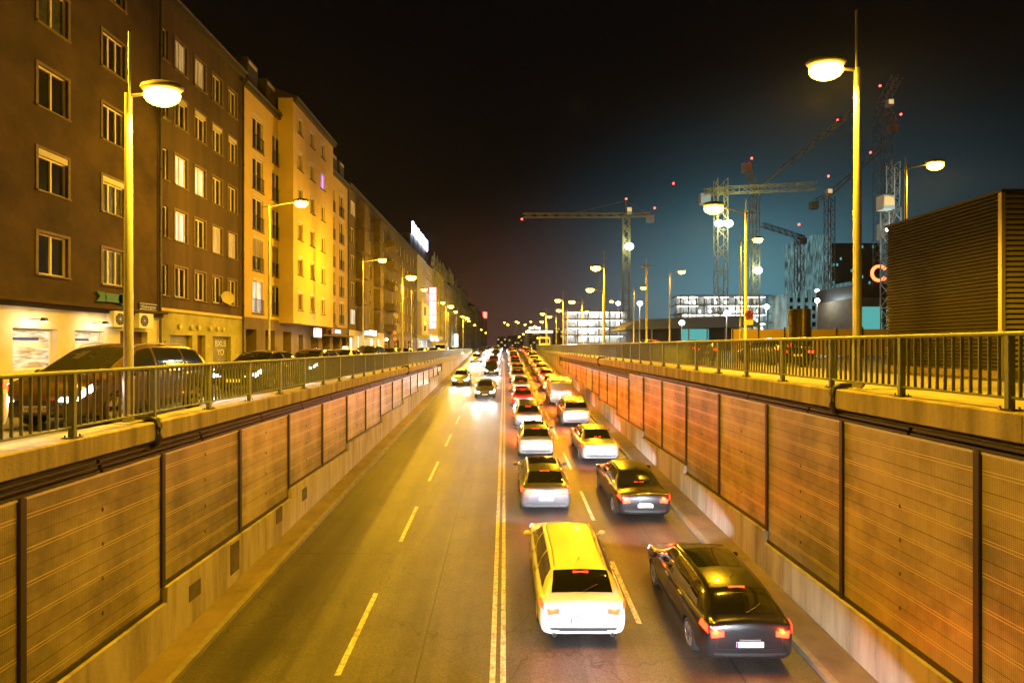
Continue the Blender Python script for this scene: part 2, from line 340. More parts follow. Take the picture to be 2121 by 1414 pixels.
# dark seams, patches and drain covers of the carriageway
b = MB()
for (x0, x1, y0, y1) in ((3.0, 6.0, 21, 21.06), (-6.1, -.3, 26.4, 26.46), (-.1, 2.9, 24.2, 24.27), (-6.1, -3.3, 15.1, 15.15), (.1, 6, 45, 45.08), (-1.72, -1.68, -5, 80), (4.5, 4.54, -5, 80)):
    b.add([(x0, y0, roadz(y0)+.003), (x1, y0, roadz(y0)+.003), (x1, y1, roadz(y1)+.003), (x0, y1, roadz(y1)+.003)], [(0, 1, 2, 3)])
tag(b.build('road_seams', M['trim']), kind='structure')
for s, xe, nm_ in ((-1, 6.17, 'left'), (1, 6.02, 'right')):
    b = MB(); ys = [y for y in YS if y <= 118]
    for a, c in zip(ys[:-1], ys[1:]):
        za, zc = roadz(a), roadz(c); x0, x1 = s*xe, s*6.94
        b.add([(x0, a, za-.05), (x0, a, za+.11), (x0, c, zc+.11), (x0, c, zc-.05)], [(0, 1, 2, 3)], 1)
        b.add([(x0, a, za+.11), (x0+s*.14, a, za+.112), (x0+s*.14, c, zc+.112), (x0, c, zc+.11)], [(0, 1, 2, 3)], 1)
        b.add([(x0+s*.14, a, za+.112), (x1, a, za+.13), (x1, c, zc+.13), (x0+s*.14, c, zc+.112)], [(0, 1, 2, 3)], 0)
    tag(b.build('pavement', [M['kerb_top'], M['kerbstone']]), kind='structure')
b = MB(); b.box(7.62, 12.5, -20, 128, RG-.1, RG+.12, 0); b.box(12.5, 12.65, -20, 128, RG-.1, RG+.123, 1)
tag(b.build('pavement', [M['paving'], M['kerbstone']]), kind='structure')
b = MB(); b.box(-18.6, -13.0, -20, 420, -.1, .12, 0); b.box(-13.0, -12.85, -20, 420, -.1, .123, 1)
tag(b.build('pavement', [M['paving'], M['kerbstone']]), kind='structure')

# ------------------------------------------------------------------ retaining walls with noise barrier
def steps(side):
    # list of (y0, y1, zbottom, ztop) of the panels
    out = []; y = 10.58-3.085*4 if side < 0 else 10.75-3.085*4; yend = 56.5 if side < 0 else 67.0; k = 0
    while y+3.085 < yend+1.6:
        q = math.floor((y+.01-(10.58 if side < 0 else 10.75))/3.085+.5)
        st = math.floor((q+2)/2) if side < 0 else math.floor((q+1)/2)
        zb = CZ-5.16+.315*st
        zt = CZ-2.22 if side < 0 else (CZ-1.57 if y < 27.5 else CZ-1.88)
        if zt-zb > .35: out.append((y, y+3.085, zb, zt))
        y += 3.085; k += 1
    return out
for side in (-1, 1):
    sd = 'left' if side < 0 else 'right'; ct = CZ-1.495 if side < 0 else CZ-.89; cb = CZ-1.89 if side < 0 else CZ-1.32
    t = thing('retaining_wall', (side*7.2, 0, roadz(0)), 'long concrete retaining wall with pale coping on the %s side of the sunken road' % sd, 'wall')
    pn = steps(side); yend = pn[-1][1]
    b = MB(); segs = [(-20, pn[0][0], pn[0][2])]+[(p[0], p[1], p[2]) for p in pn]
    for (a, c, zb) in segs:                                        # lower concrete, its top steps with the panels
        b.add([(side*6.88, a, roadz(a)-.2), (side*6.88, c, roadz(c)-.2), (side*6.88, c, zb-.06), (side*6.88, a, zb-.06),
               (side*7.16, a, roadz(a)-.2), (side*7.16, c, roadz(c)-.2), (side*7.16, c, zb-.06), (side*7.16, a, zb-.06)],
              [(0, 1, 2, 3), (3, 2, 6, 7), (0, 3, 7, 4), (1, 5, 6, 2)])
    ys = [yend]+[y for y in YS if yend < y <= 118]
    for a, c in zip(ys[:-1], ys[1:]):
        b.add([(side*6.885, a, roadz(a)-.2), (side*6.885, c, roadz(c)-.2), (side*6.885, c, cb+.02), (side*6.885, a, cb+.02)], [(0, 1, 2, 3)])
    b.add([(side*6.885, yend, roadz(yend)-.2), (side*6.885, yend, cb+.02), (side*7.4, yend, cb+.02), (side*7.4, yend, roadz(yend)-.2)], [(0, 1, 2, 3)])
    plant(b.build('lower_wall', M['wallcon']), t)
    b = MB(); b.box(side*7.17, side*7.5, -20, 118, roadz(-20)-.2, cb+.05); plant(b.build('backing_wall', M['gapdark']), t)  # dark colour carries the shade of the gap under the coping
    b = MB()
    zt0 = CZ-2.22 if side < 0 else CZ-1.57
    for (za, xa) in ((cb-.13, 7.06), (zt0+.03, 7.0), (zt0+.11, 7.03)):
        y0 = -12
        while y0 < yend-4:
            z_ = za if (side < 0 or y0 < 27 or za > zt0+.2) else za-.31
            b.box(side*xa, side*(xa+.06), y0+.04, y0+2.96, z_, z_+.045); y0 += 3
    plant(b.build('mounting_rail', M['darkmetal']), t)
    # coping blocks divided by joints
    js = [-20, 10.4, 37.4, 64.4, 91.4, 114] if side < 0 else [-20, 11.0, 38.7, 66.2, 93.5, 112]
    for a, c in zip(js[:-1], js[1:]):
        b = MB(); z0 = cb; z1 = ct
        b.prism([(side*6.98, z0+.02), (side*7.0, z0), (side*7.62, z0), (side*7.62, z1-.0), (side*7.14, z1), (side*7.01, z1-.015), (side*6.98, z1-.04)], 'y', a+.03, c-.03)
        plant(b.build('coping', M['concrete']), t)
        b = MB(); y = a+9
        while y < c-2: b.box(side*6.976, side*6.99, y, y+.012, z0+.03, z1-.05); y += 9
        plant(b.build('coping_joint', M['gapdark']), t)
    # noise panels; the left wall's painted recess plates follow further down
    for i, (a, c, zb, zt) in enumerate(pn):
        Yl = 'th'
        pt = thing('noise_barrier_panel', (side*7.05, a+1.54, zb), '%s perforated metal noise panel from the camera on the %s trench wall' % (ORD[i], sd), 'noise barrier panel', 'noise barrier panels on the trench walls')
        b = MB(); x = side*7.0; b.box(x, side*7.1, a+.05, c-.05, zb+.03, zt-.02, 0)
        z = zt-.25
        while z > zb+.1:
            b.box(side*6.994, side*7.004, a+.055, c-.055, z, z+.012, 1); b.box(side*6.996, side*7.004, a+.055, c-.055, z-.05, z-.038, 1)
            if z-.3 > zb+.08: b.box(side*6.9965, side*7.004, a+.055, c-.055, z-.30, z-.292, 2)
            z -= .5
        for k in range(4):
            if zb+.56+k*.6 < zt: b.box(side*6.985, side*7.0, a+1.52, a+1.54, zb+.5+k*.6, zb+.56+k*.6, 2)
        plant(b.build('cassette', [M['panel'], M['ridge'], M['gapdark']]), pt)
        b = MB(); b.box(side*6.965, side*7.11, a+.051, c-.051, zb-.055, zb+.028); plant(b.build('bottom_channel', M['darkmetal']), pt)
        b = MB(); b.box(side*6.985, side*7.11, a+.051, c-.051, zt-.018, zt+.02); plant(b.build('top_channel', M['galv']), pt)
        b = MB()
        b.box(side*6.95, side*7.12, a-.045, a+.048, zb-.055, zt+.02)
        plant(b.build('post', M['darkmetal']), pt)

wl_ = bpy.data.objects['retaining_wall']
for (y, h_, dz) in ((13.0, .75, 1.15), (15.6, .45, 1.1), (17.6, .4, 1.05), (11.3, .35, 1.0)):  # flat dark plates paint in the shaded recesses of the lower wall
    b = MB(); z = roadz(y)+dz; b.box(-6.878, -6.868, y, y+.42, z-h_, z); plant(b.build('recess_shade', M['gapdark']), wl_)
# drain pipes that bend over the coping
for side, ys_ in ((-1, (10.4, 37.4)), (1, (11.0, 38.7))):
    ct = CZ-1.495 if side < 0 else CZ-.89; cb = CZ-1.89 if side < 0 else CZ-1.32
    for k, y in enumerate(ys_):
        b = MB(); s = side
        b.tube([(s*7.75, y+.25, ct+.06), (s*7.35, y+.1, ct+.07), (s*7.12, y, ct+.06), (s*6.98, y, ct+.02), (s*6.92, y, ct-.1), (s*6.92, y, cb+.05), (s*6.98, y, cb-.06), (s*7.1, y, cb-.12)], .055, 10)
        tag(b.build('drain_pipe', M['trim']), '%s black pipe bent over the %s coping at its joint' % ('nearer' if k == 0 else 'farther', 'left' if side < 0 else 'right'), 'pipe', 'black pipes bent over the coping joints')

# ------------------------------------------------------------------ railings
def railing(side):
    s = side; ct = CZ-1.495 if s < 0 else CZ-.89; sd = 'left' if s < 0 else 'right'
    t = thing('railing', (s*7.1, 0, ct), 'green painted metal bar railing along the %s trench coping' % sd, 'railing')
    x = s*7.1; p0 = 8.52-1.96*8 if s < 0 else 7.30-1.99*7; dp = 1.96 if s < 0 else 1.99
    yA = p0; n = int((113-p0)/dp); yB = p0+n*dp
    b = MB(); b.tube([(x, yA, ct+1.065), (x, yB, ct+1.065)], .036, 12); plant(b.build('top_rail', M['rail']), t)
    b = MB(); b.tube([(x, yA, ct+.17), (x, yB, ct+.17)], .024, 8); plant(b.build('bottom_rail', M['rail']), t)
    mp = MB(); mp.box(-.05, .05, -.03, .03, .012, 1.04); pm = mp.mesh('post', M['rail'])
    bp = MB(); bp.box(-.09, .09, -.12, .12, 0, .012); 
    for q in (-1, 1): bp.tube([(-.05*q, q*.09, .012), (-.05*q, q*.09, .045)], .012, 6); bp.tube([(.05*q, q*.09, .012), (.05*q, q*.09, .045)], .012, 6)
    bm_ = bp.mesh('base_plate', M['darkmetal'])
    for k in range(n+1):
        po = link('post', pm, t, (0, p0+k*dp, 0)); link('base_plate', bm_, po, (0, 0, .002))
    mb = MB(); mb.box(-.024, .024, -.007, .007, .18, 1.04); bm2 = mb.mesh('baluster', M['rail'])
    cnt = 0; rest = MB()
    for k in range(n):
        for j in range(1, 13):
            y = p0+k*dp+j*dp/13
            if 7.0 < y and cnt < 99: link('baluster', bm2, t, (0, y, 0)); cnt += 1
            else: rest.box(-.024, .024, y-.007, y+.007, .18, 1.04)
    r = rest.build('far_balusters', M['rail'], t); r['kind'] = 'stuff'
railing(-1); railing(1)

# ------------------------------------------------------------------ street lamps
def pole_mesh(h, r0, r1, spike, name='pole'):
    b = MB(); b.tube([(0, 0, .012), (0, 0, h*.5), (0, 0, h)], [r0, (r0+r1)/2, r1], 16)
    return b.mesh(name, M['galv'])
def lamp_a(side, Y, i, light=True):
    s = side; ct = CZ-1.495 if s < 0 else CZ-.89; x = s*7.4
    lab = '%s tall spiked lamp from the camera on the %s coping' % (ORD[i], 'left' if s < 0 else 'right')
    t = thing('street_lamp', (x, Y, ct), lab, 'street lamp', 'lamps on the trench coping')
    h = 6.45 if s < 0 else 6.72
    link('pole', lamp_a.pm if s < 0 else lamp_a.pm2, t)
    b = MB(); b.box(-.17, .17, -.24, .24, 0, .012); b.tube([(0, 0, .01), (0, 0, .9)], .098, 16); b.build('base', M['galv'], t)
    b = MB(); b.tube([(-s*.02, 0, h-.1), (-s*.02, 0, h+1.22)], .022, 8); b.tube([(0, 0, h-.04), (-s*.4, 0, h)], .03, 8); b.build('arm', M['galv'], t)
    head(t, (-s*.66, 0, h+.03), s, light, Y)
lamp_a.pm = pole_mesh(6.45, .088, .065, 1.2); lamp_a.pm2 = pole_mesh(6.72, .088, .065, 1.2)
hb = MB(); hb.ell((0, 0, .09), .42, .22, .12, 20, 8)
HEADM = hb.mesh('housing', M['galv'])
lb = MB(); lb.ell((0, 0, -.04), .35, .20, .21, 20, 10)
LENSM = lb.mesh('lamp_glass', M['sodium'])
def head(t, loc, s, light, Y, wide=False):
    hd = link('lamp_head', HEADM, t, loc); link('lamp_glass', LENSM, hd, (0, 0, -.02))
    if light and wide: lamp('POINT', (loc[0]+.1, loc[1], loc[2]-.5), LAMP_W*.78, SODIUM, t, .14, name='lamp_light')
    elif light:
        lamp('SPOT', (loc[0], loc[1], loc[2]-.42), LAMP_W, SODIUM, t, .12, 172, .35, (-s*.0, 0, -1), 'lamp_light')
for i, Y in enumerate([10.2, 37.3, 64.5, 91.5]): lamp_a(-1, Y, i)
for i, Y in enumerate([10.9, 38.6, 66.1, 93.5]): lamp_a(1, Y, i)
for i, (s, Y) in enumerate(((-1, -16.9), (1, -16.8))):                   # the next pair, behind the viewer
    ct = CZ-1.495 if s < 0 else CZ-.89
    t = thing('street_lamp', (s*7.4, Y, ct), 'tall spiked lamp on the %s coping behind the viewpoint' % ('left' if s < 0 else 'right'), 'street lamp', 'lamps on the trench coping')
    h = 6.45; link('pole', lamp_a.pm, t); b = MB(); b.tube([(0, 0, h-.04), (-s*.4, 0, h)], .03, 8); b.build('arm', M['galv'], t); head(t, (-s*.66, 0, h+.03), s, True, Y)

def lamp_b(X, Y, base, h, arm, lab, grp, light=True, cross=False):
    t = thing('street_lamp', (X, Y, base), lab, 'street lamp', grp)
    b = MB(); b.tube([(0, 0, 0), (0, 0, .9), (0, 0, .95), (0, 0, h)], [.085, .085, .065, .045], 12); b.build('pole', M['galv'], t)
    b = MB()
    if arm: b.tube([(-math.copysign(.35, arm), 0, h-.12), (0, 0, h-.1), (arm*.6, 0, h+.08), (arm*.85, 0, h+.12)], .028, 8)
    if cross: b.tube([(-.3, 0, h), (.3, 0, h)], .05, 8)
    b.tube([(0, 0, h), (0, 0, h+.45)], .02, 6); b.build('arm', M['galv'], t)
    if arm: head(t, (arm, 0, h+.12), 1, light, Y, X < 0 and Y > 20)
for i, Y in enumerate([9.3, 27.5, 45.7, 69.5, 90, 113.8, 132, 155, 185, 236, 290]):
    lamp_b(-12.5, Y, .0, 9.1, 1.7, '%s slim lamp from the camera before the left house fronts' % ORD[i] if i else 'slim lamp before the brown house, left of the picture edge', 'slim lamps along the left street', Y < 160)
for i, Y in enumerate([22.8, 38.8, 55.5, 70.9, 92, 120]):
    lamp_b(17.6, Y, RG, 8.9, 1.3, '%s lamp with its arm turned right in the far row of the right street' % ORD[i], 'lamps in the far row of the right street', True)
for i, Y in enumerate([19.4, 33.0, 47.6, 60.5, 75, 91, 110, 135, 170, 220, 280]):
    ztop = 6.45; t = lamp_b(9.0, Y, RG+.12, 6.0 if Y > 20 else 5.98, 0 if i == 1 else -1.2,
           '%s lamp from the camera on the right pavement%s' % (ORD[i], ', unlit, with a crossbar' if i == 1 else ''), 'lamps on the right pavement', Y < 140, i == 1)

# ------------------------------------------------------------------ cars
def pchip(xs, ys):
    xs = np.array(xs, float); ys = np.array(ys, float); h = np.diff(xs); d = np.diff(ys)/h; n = len(xs); m = np.zeros(n)
    for i in range(1, n-1):
        if d[i-1]*d[i] > 0:
            w1 = 2*h[i]+h[i-1]; w2 = h[i]+2*h[i-1]; m[i] = (w1+w2)/(w1/d[i-1]+w2/d[i])
    m[0] = d[0]; m[-1] = d[-1]
    def f(x):
        x = min(max(x, xs[0]), xs[-1]); i = min(max(int(np.searchsorted(xs, x)-1), 0), n-2); t = (x-xs[i])/h[i]
        return float((1+2*t)*(1-t)**2*ys[i]+t*(1-t)**2*h[i]*m[i]+t*t*(3-2*t)*ys[i+1]+t*t*(t-1)*h[i]*m[i+1])
    return f
class Shape:
    def __init__(s, keys):
        s.keys = keys; ys = [k[0] for k in keys]; s.fn = [pchip(ys, [k[j] for k in keys]) for j in range(1, 7)]; s.y0, s.y1 = ys[0], ys[-1]
    def S(s, y, v):
        w, zb, zh, wg, wr, zr = [f(y) for f in s.fn]; wg = min(wg, w*.95); wr = min(wr, wg)
        zm = zh+.03+(zr-zh-.06)*.5
        pts = [(0, zb), (.80*w, zb), (.965*w, zb+.09), (w, zb+.3 if zh-zb > .5 else (zb+zh)/2), (w*.985, zh-.1), (w*.95, zh-.005), (wg, zh+.02), ((wg*.55+wr*.45)+.02, zm), (wr, max(zr-.05, zh+.02)), (wr*.82, zr-.01), (0, zr+.025)]
        a = abs(v); i = min(int(a), 9); t = a-i; P0, P1, P2, P3 = pts[max(i-1, 0)], pts[i], pts[i+1], pts[min(i+2, 10)]
        def cr(k):
            m1 = (P2[k]-P0[k])*.35; m2 = (P3[k]-P1[k])*.35
            return (2*t**3-3*t*t+1)*P1[k]+(t**3-2*t*t+t)*m1+(-2*t**3+3*t*t)*P2[k]+(t**3-t*t)*m2
        x = cr(0); z = cr(1)
        return Vector((x if v >= 0 else -x, y, z))
    def stations(s):
        out = []
        for a, c in zip(s.keys[:-1], s.keys[1:]):
            n = 3 if c[0]-a[0] < .2 else 5
            out += [a[0]+(c[0]-a[0])*i/n for i in range(n)]
        return out+[s.y1]
    def body(s, arches):
        vs = []; fs = []; st = s.stations(); V = [i*.5 for i in range(1, 20)]+[10]; row = [0]+V+[-v for v in V[-2::-1]]; n = len(row)
        for y in st:
            for v in row: vs.append(tuple(s.S(y, v)))
        for i in range(len(st)-1):
            for j in range(n): a, c = i*n+j, i*n+(j+1) % n; fs.append((a, c, c+n, a+n))
        for base, ys in ((0, st[0]), ((len(st)-1)*n, st[-1])):
            ring = list(range(base, base+n)); fs.append(tuple(ring) if base else tuple(ring[::-1]))
        me = bpy.data.meshes.new('body'); me.from_pydata(vs, [], fs); bm = bmesh.new(); bm.from_mesh(me)
        bmesh.ops.triangulate(bm, faces=[f for f in bm.faces if len(f.verts) > 4]); bmesh.ops.recalc_face_normals(bm, faces=bm.faces); bm.to_mesh(me); bm.free()
        ob = bpy.data.objects.new('body', me); COL.objects.link(ob)
        cb = MB()
        for (y, r, w) in arches:
            for q in (-1, 1): cb.tube([(q*(w-.30), y, r*.92), (q*(w+.3), y, r*.92)], r*1.17, 32)
        cu = cb.build('cut', []); mod = ob.modifiers.new('b', 'BOOLEAN'); mod.operation = 'DIFFERENCE'; mod.object = cu; mod.solver = 'EXACT'; mod.use_self = False
        dg = bpy.context.evaluated_depsgraph_get(); ne = bpy.data.meshes.new_from_object(ob.evaluated_get(dg))
        bpy.data.objects.remove(ob); bpy.data.objects.remove(cu)
        for p in ne.polygons: p.use_smooth = True
        ne.set_sharp_from_angle(angle=R(42)); ne.materials.clear(); ne.materials.append(P['grey']); ne.name = 'body'
        return ne
    def patch(s, y00, y01, y10, y11, va, vb, off=.006, ny=8, nv=5, thick=0):   # lower edge y00..y01 at va, upper edge y10..y11 at vb
        b = MB(); vs = []
        for i in range(ny+1):
            for j in range(nv+1):
                u = i/ny; w = j/nv; y = (y00*(1-u)+y01*u)*(1-w)+(y10*(1-u)+y11*u)*w; v = va+(vb-va)*w
                p = s.S(y, v); dy = s.S(min(y+.02, s.y1), v)-s.S(max(y-.02, s.y0), v); dv = s.S(y, v+.06)-s.S(y, v-.06); nn = dy.cross(dv)
                if nn.length > 1e-9: nn.normalize()
                if nn.dot(Vector((p.x, 0, p.z-.6))) < 0: nn = -nn
                vs.append(p+nn*off)
        fs = [(i*(nv+1)+j, i*(nv+1)+j+1, (i+1)*(nv+1)+j+1, (i+1)*(nv+1)+j) for i in range(ny) for j in range(nv)]
        b.add(vs, fs, None, True); return b
# columns: y, half width, sill z, belt z, greenhouse base half width, roof half width, roof z
WAGON = [(-2.46, .74, .40, .80, .66, .60, .83), (-2.43, .84, .30, .93, .74, .66, .97), (-2.33, .895, .25, .97, .79, .67, 1.03), (-2.05, .92, .22, .98, .82, .62, 1.33), (-1.85, .925, .21, .98, .83, .60, 1.42), (-1.0, .93, .19, .96, .85, .61, 1.475),
         (0, .93, .18, .94, .86, .63, 1.485), (.55, .93, .18, .93, .86, .62, 1.44), (.98, .93, .18, .92, .86, .62, 1.25), (1.36, .925, .18, .90, .85, .70, 1.02), (1.6, .92, .19, .88, .84, .72, .95), (2.1, .90, .22, .79, .80, .68, .85), (2.36, .83, .26, .69, .72, .6, .74), (2.46, .70, .36, .58, .60, .5, .62)]
SEDAN = [(-2.36, .72, .40, .78, .66, .62, .81), (-2.33, .82, .30, .92, .74, .68, .96), (-2.22, .875, .26, .97, .80, .70, 1.01), (-1.80, .90, .22, .97, .82, .70, 1.04), (-1.55, .905, .21, .96, .82, .66, 1.10), (-1.05, .91, .19, .95, .83, .60, 1.36), (-.75, .91, .19, .94, .84, .59, 1.42),
         (0, .915, .18, .93, .84, .60, 1.435), (.5, .915, .18, .92, .84, .60, 1.39), (.95, .91, .18, .91, .84, .61, 1.2), (1.3, .905, .18, .89, .83, .68, 1.0), (1.55, .90, .19, .87, .82, .70, .93), (2.05, .88, .22, .78, .78, .66, .83), (2.28, .81, .26, .68, .7, .58, .72), (2.36, .68, .36, .57, .58, .48, .61)]
HATCH = [(-2.12, .74, .40, .82, .66, .60, .85), (-2.09, .82, .30, .95, .74, .66, .99), (-2.0, .865, .26, .98, .78, .67, 1.05), (-1.80, .885, .22, .985, .81, .64, 1.22), (-1.45, .895, .21, .98, .82, .60, 1.39), (-.8, .90, .19, .96, .83, .60, 1.455),
         (0, .90, .18, .94, .84, .61, 1.46), (.4, .90, .18, .93, .84, .61, 1.42), (.85, .90, .18, .92, .84, .61, 1.23), (1.2, .895, .18, .90, .83, .68, 1.03), (1.4, .89, .19, .88, .82, .70, .97), (1.8, .865, .22, .80, .78, .66, .86), (2.03, .80, .26, .70, .7, .58, .75), (2.12, .66, .36, .58, .58, .48, .63)]
MPV = [(-2.2, .76, .40, .84, .68, .62, .88), (-2.17, .85, .30, 1.0, .76, .70, 1.06), (-2.08, .885, .26, 1.03, .80, .70, 1.14), (-1.92, .90, .22, 1.03, .82, .68, 1.40), (-1.65, .905, .21, 1.03, .84, .65, 1.56), (-.9, .91, .19, 1.01, .85, .66, 1.63),
       (0, .91, .18, .99, .86, .67, 1.64), (.45, .91, .18, .98, .86, .66, 1.58), (.95, .91, .18, .97, .86, .66, 1.36), (1.38, .905, .18, .95, .85, .70, 1.12), (1.6, .90, .19, .92, .84, .72, 1.02), (1.95, .88, .22, .83, .80, .68, .91), (2.12, .81, .26, .72, .72, .6, .78), (2.2, .68, .36, .6, .6, .5, .66)]
VAN = [(-2.5, .86, .36, 1.0, .82, .80, 1.06), (-2.47, .92, .30, 1.08, .88, .84, 1.9), (-2.38, .945, .26, 1.1, .91, .85, 2.0), (-1.8, .95, .24, 1.1, .92, .86, 2.04), (0, .95, .22, 1.1, .92, .86, 2.05), (1.0, .95, .22, 1.1, .92, .84, 1.98), (1.35, .95, .22, 1.09, .92, .82, 1.78),
       (1.75, .945, .22, 1.07, .91, .82, 1.42), (2.0, .94, .22, 1.04, .90, .80, 1.2), (2.3, .91, .24, .93, .86, .76, 1.02), (2.44, .85, .28, .8, .78, .7, .88), (2.5, .74, .36, .64, .66, .6, .72)]
def wheel_meshes(r, w=.21):
    b = MB(); prof = [(-w/2, r*.72), (-w/2, r*.93), (-w*.36, r), (w*.36, r), (w/2, r*.93), (w/2, r*.72)]; n = 28; vs = []; fs = []
    for i in range(n):
        a = 2*math.pi*i/n
        for x, rr in prof: vs.append((x, math.cos(a)*rr, math.sin(a)*rr))
    k = len(prof)
    for i in range(n):
        for j in range(k): fs.append((i*k+j, i*k+(j+1) % k, ((i+1) % n)*k+(j+1) % k, ((i+1) % n)*k+j))
    b.add(vs, fs, None, True); ty = b.mesh('tyre', M['rubber'])
    b = MB(); b.tube([(w*.10, 0, 0), (w*.14, 0, 0)], r*.73, 24, 1); b.tube([(-w*.1, 0, 0), (w*.46, 0, 0)], r*.14, 12, 0)
    for i in range(5):
        a = 2*math.pi*i/5
        for da in (-.12, .12): b.bar((w*.40, 0, 0), (w*.40, math.cos(a+da)*r*.69, math.sin(a+da)*r*.69), .03, .045, 0)
    ring = [(w*.42, math.cos(2*math.pi*i/24)*r*.70, math.sin(2*math.pi*i/24)*r*.70) for i in range(25)]; b.tube(ring, .016, 6, 0)
    return ty, b.mesh('rim', [M['rim'], M['trim']])
PARTS = {}
def make_type(nm_, keys, wheels, r, spec):
    sh = Shape(keys); L = keys[-1][0]; w = max(k[1] for k in keys); out = []
    def add(n, me, loc=(0, 0, 0), rot=(0, 0, 0), sub=None, role=None): out.append((n, me, loc, rot, sub, role)); return len(out)-1
    add('body', sh.body([(y, r, w) for y in wheels]), role='body')
    ty, ri = wheel_meshes(r)
    for y in wheels:
        for q in (-1, 1):
            k = add('wheel', ty, (q*(w-.125), y, r), (0, 0, 0 if q > 0 else math.pi)); add('rim', ri, (0, 0, 0), (0, 0, 0), k)
    G = M['glass']
    add('windshield', sh.patch(*spec['ws'], 8.5, 10, .006, 10, 6).mesh('g', G)) if False else None
    ws = spec['ws']
    def full(ya, yb, v0, n='g'):                      # symmetric patch across the roof line, v0 at the sides
        b = MB(); vs = []; ny = 9; vv = [v0+(10-v0)*i/5 for i in range(6)]; row = vv+[-v for v in vv[-2::-1]]
        for i in range(ny+1):
            y = ya+(yb-ya)*i/ny
            for v in row:
                yy = y+(.05 if ya > 0 else -.05)*(10-abs(v))/(10-v0)*-.6 if spec.get('bow', 1) else y
                p = sh.S(yy, v); dy = sh.S(yy+.02, v)-sh.S(yy-.02, v); a = abs(v); q = sh.S(yy, min(a+.06, 10) if v > 0 else -min(a+.06, 10))-sh.S(yy, (a-.06) if v > 0 else -(a-.06))
                nn = dy.cross(q);
                if nn.length > 1e-9: nn.normalize()
                if nn.z < 0: nn = -nn
                vs.append(p+nn*.006)
        m = len(row); b.add(vs, [(i*m+j, i*m+j+1, (i+1)*m+j+1, (i+1)*m+j) for i in range(ny) for j in range(m-1)], None, True)
        return b.mesh(n, G)
    add('windshield', full(ws[0], ws[1], 8.25, 'windshield')); rw = spec['rw']; add('rear_window', full(rw[0], rw[1], 8.3, 'rear_window'))
    for (a, c, a2, c2) in spec['side']:
        for q in (-1, 1): add('side_window', sh.patch(a, c, a2, c2, q*6.2, q*7.85, .006).mesh('side_window', G))
    add('sill_trim', (lambda b: b)(sh.patch(wheels[0]+.42, wheels[1]-.42, wheels[0]+.42, wheels[1]-.42, 2.1, 2.7, .012)).mesh('sill_trim', M['trim']))
    add('sill_trim', sh.patch(wheels[0]+.42, wheels[1]-.42, wheels[0]+.42, wheels[1]-.42, -2.1, -2.7, .012).mesh('sill_trim', M['trim']))
    # door seams and handles
    b = MB()
    for q in (-1, 1):
        for y in spec['seams']:
            pp = [sh.S(y, q*v)+Vector((q*.001, 0, 0)) for v in (2.4, 3, 3.5, 4, 4.5, 5, 5.6, 6.1)]
            b.tube(pp, .005, 5)
    add('door_seam', b.mesh('door_seam', M['trim']))
    for q in (-1, 1):
        for y in spec['handles']:
            b = MB(); p = sh.S(y, 4.25); b.box(q*(p.x-.005), q*(p.x+.025), y-.09, y+.09, p.z-.012, p.z+.018); add('door_handle', b.mesh('door_handle', M['rim']))
        p = sh.S(spec['mir'], 6); b = MB(); b.ell((q*(p.x+.16), spec['mir'], p.z+.06), .10, .055, .07, 12, 8); b.bar((q*(p.x-.03), spec['mir'], p.z+.0), (q*(p.x+.1), spec['mir'], p.z+.04), .03)
        add('mirror', b.mesh('mirror', M['trim']), role='mirror')
    # lights
    for q in (-1, 1):
        z0, z1 = spec['tl']; b = sh.patch(-L+.02, -L+.26, -L+.04, -L+.22, q*z0, q*z1, .01, 6, 5); add('tail_light', b.mesh('tail_light', M['tail']), role='tail')
        yb = keys[0][0]; zz = spec['tz']; b = MB(); xa = spec.get('tx', (.50, .73))
        b.prism([(q*xa[0], zz-.045), (q*xa[1], zz-.07), (q*(xa[1]+.03), zz+.06), (q*xa[0], zz+.06)], 'y', yb-.012, yb+.06); add('tail_light', b.mesh('tail_light', M['tail']), role='tail')
        b = sh.patch(L-.30, L-.04, L-.36, L-.07, q*4.0, q*5.3, .01, 6, 5); add('headlight', b.mesh('headlight', M['headoff']), role='head')
        b = MB(); b.prism([(q*.42, .56), (q*.66, .54), (q*.70, .66), (q*.46, .63)], 'y', L-.08, L+.012); add('headlight', b.mesh('headlight', M['headoff']), role='head')
    b = MB(); zz = spec['bz'][1]; yy = spec['bz'][0]; b.box(-.16, .16, yy-.015, yy+.02, zz-.015, zz+.015); add('brake_light', b.mesh('brake_light', M['tail']), role='tail')
    # plate
    for (yy, zz, rz_) in ((keys[0][0]-.012, spec['pz'], 0), (L+.018, .42, math.pi)):
        b = MB(); b.box(-.26, .26, -.006, .006, -.055, .055, 0); b.box(-.26, -.225, -.008, -.0061, -.055, .055, 1)
        k = add('number_plate', b.mesh('number_plate', [M['plate'], M['plateblue']]), (0, yy, zz), (0, 0, rz_), role='plate')
    # bumpers
    b = MB(); yb = keys[0][0]; b.prism([(-.66, .40), (.66, .40), (.70, .44), (-.70, .44)], 'y', yb-.02, yb+.05); b.box(-.5, .5, yb-.008, yb+.05, .40-.03, .399); add('bumper_strip', b.mesh('bumper_strip', M['trim']))
    b = MB(); yy = keys[0][0]-.004; b.box(-.62, .62, yy, yy+.03, spec['gz']-.004, spec['gz']+.004); add('boot_seam', b.mesh('boot_seam', M['trim']))
    yb = keys[0][0]-.003
    b = MB()
    for q in (-1, 1): b.bar((q*.64, yb, .52), (q*.60, yb, .80), .008)
    b.box(-.68, .68, yb-.003, yb+.02, .452, .462); add('tailgate_seam', b.mesh('boot_seam', M['trim']))
    b = MB(); b.box(-.20, .20, yb-.02, yb+.02, spec['pz']+.075, spec['pz']+.10); add('plate_lamp_bar', b.mesh('plate_lamp_bar', M['rim']))
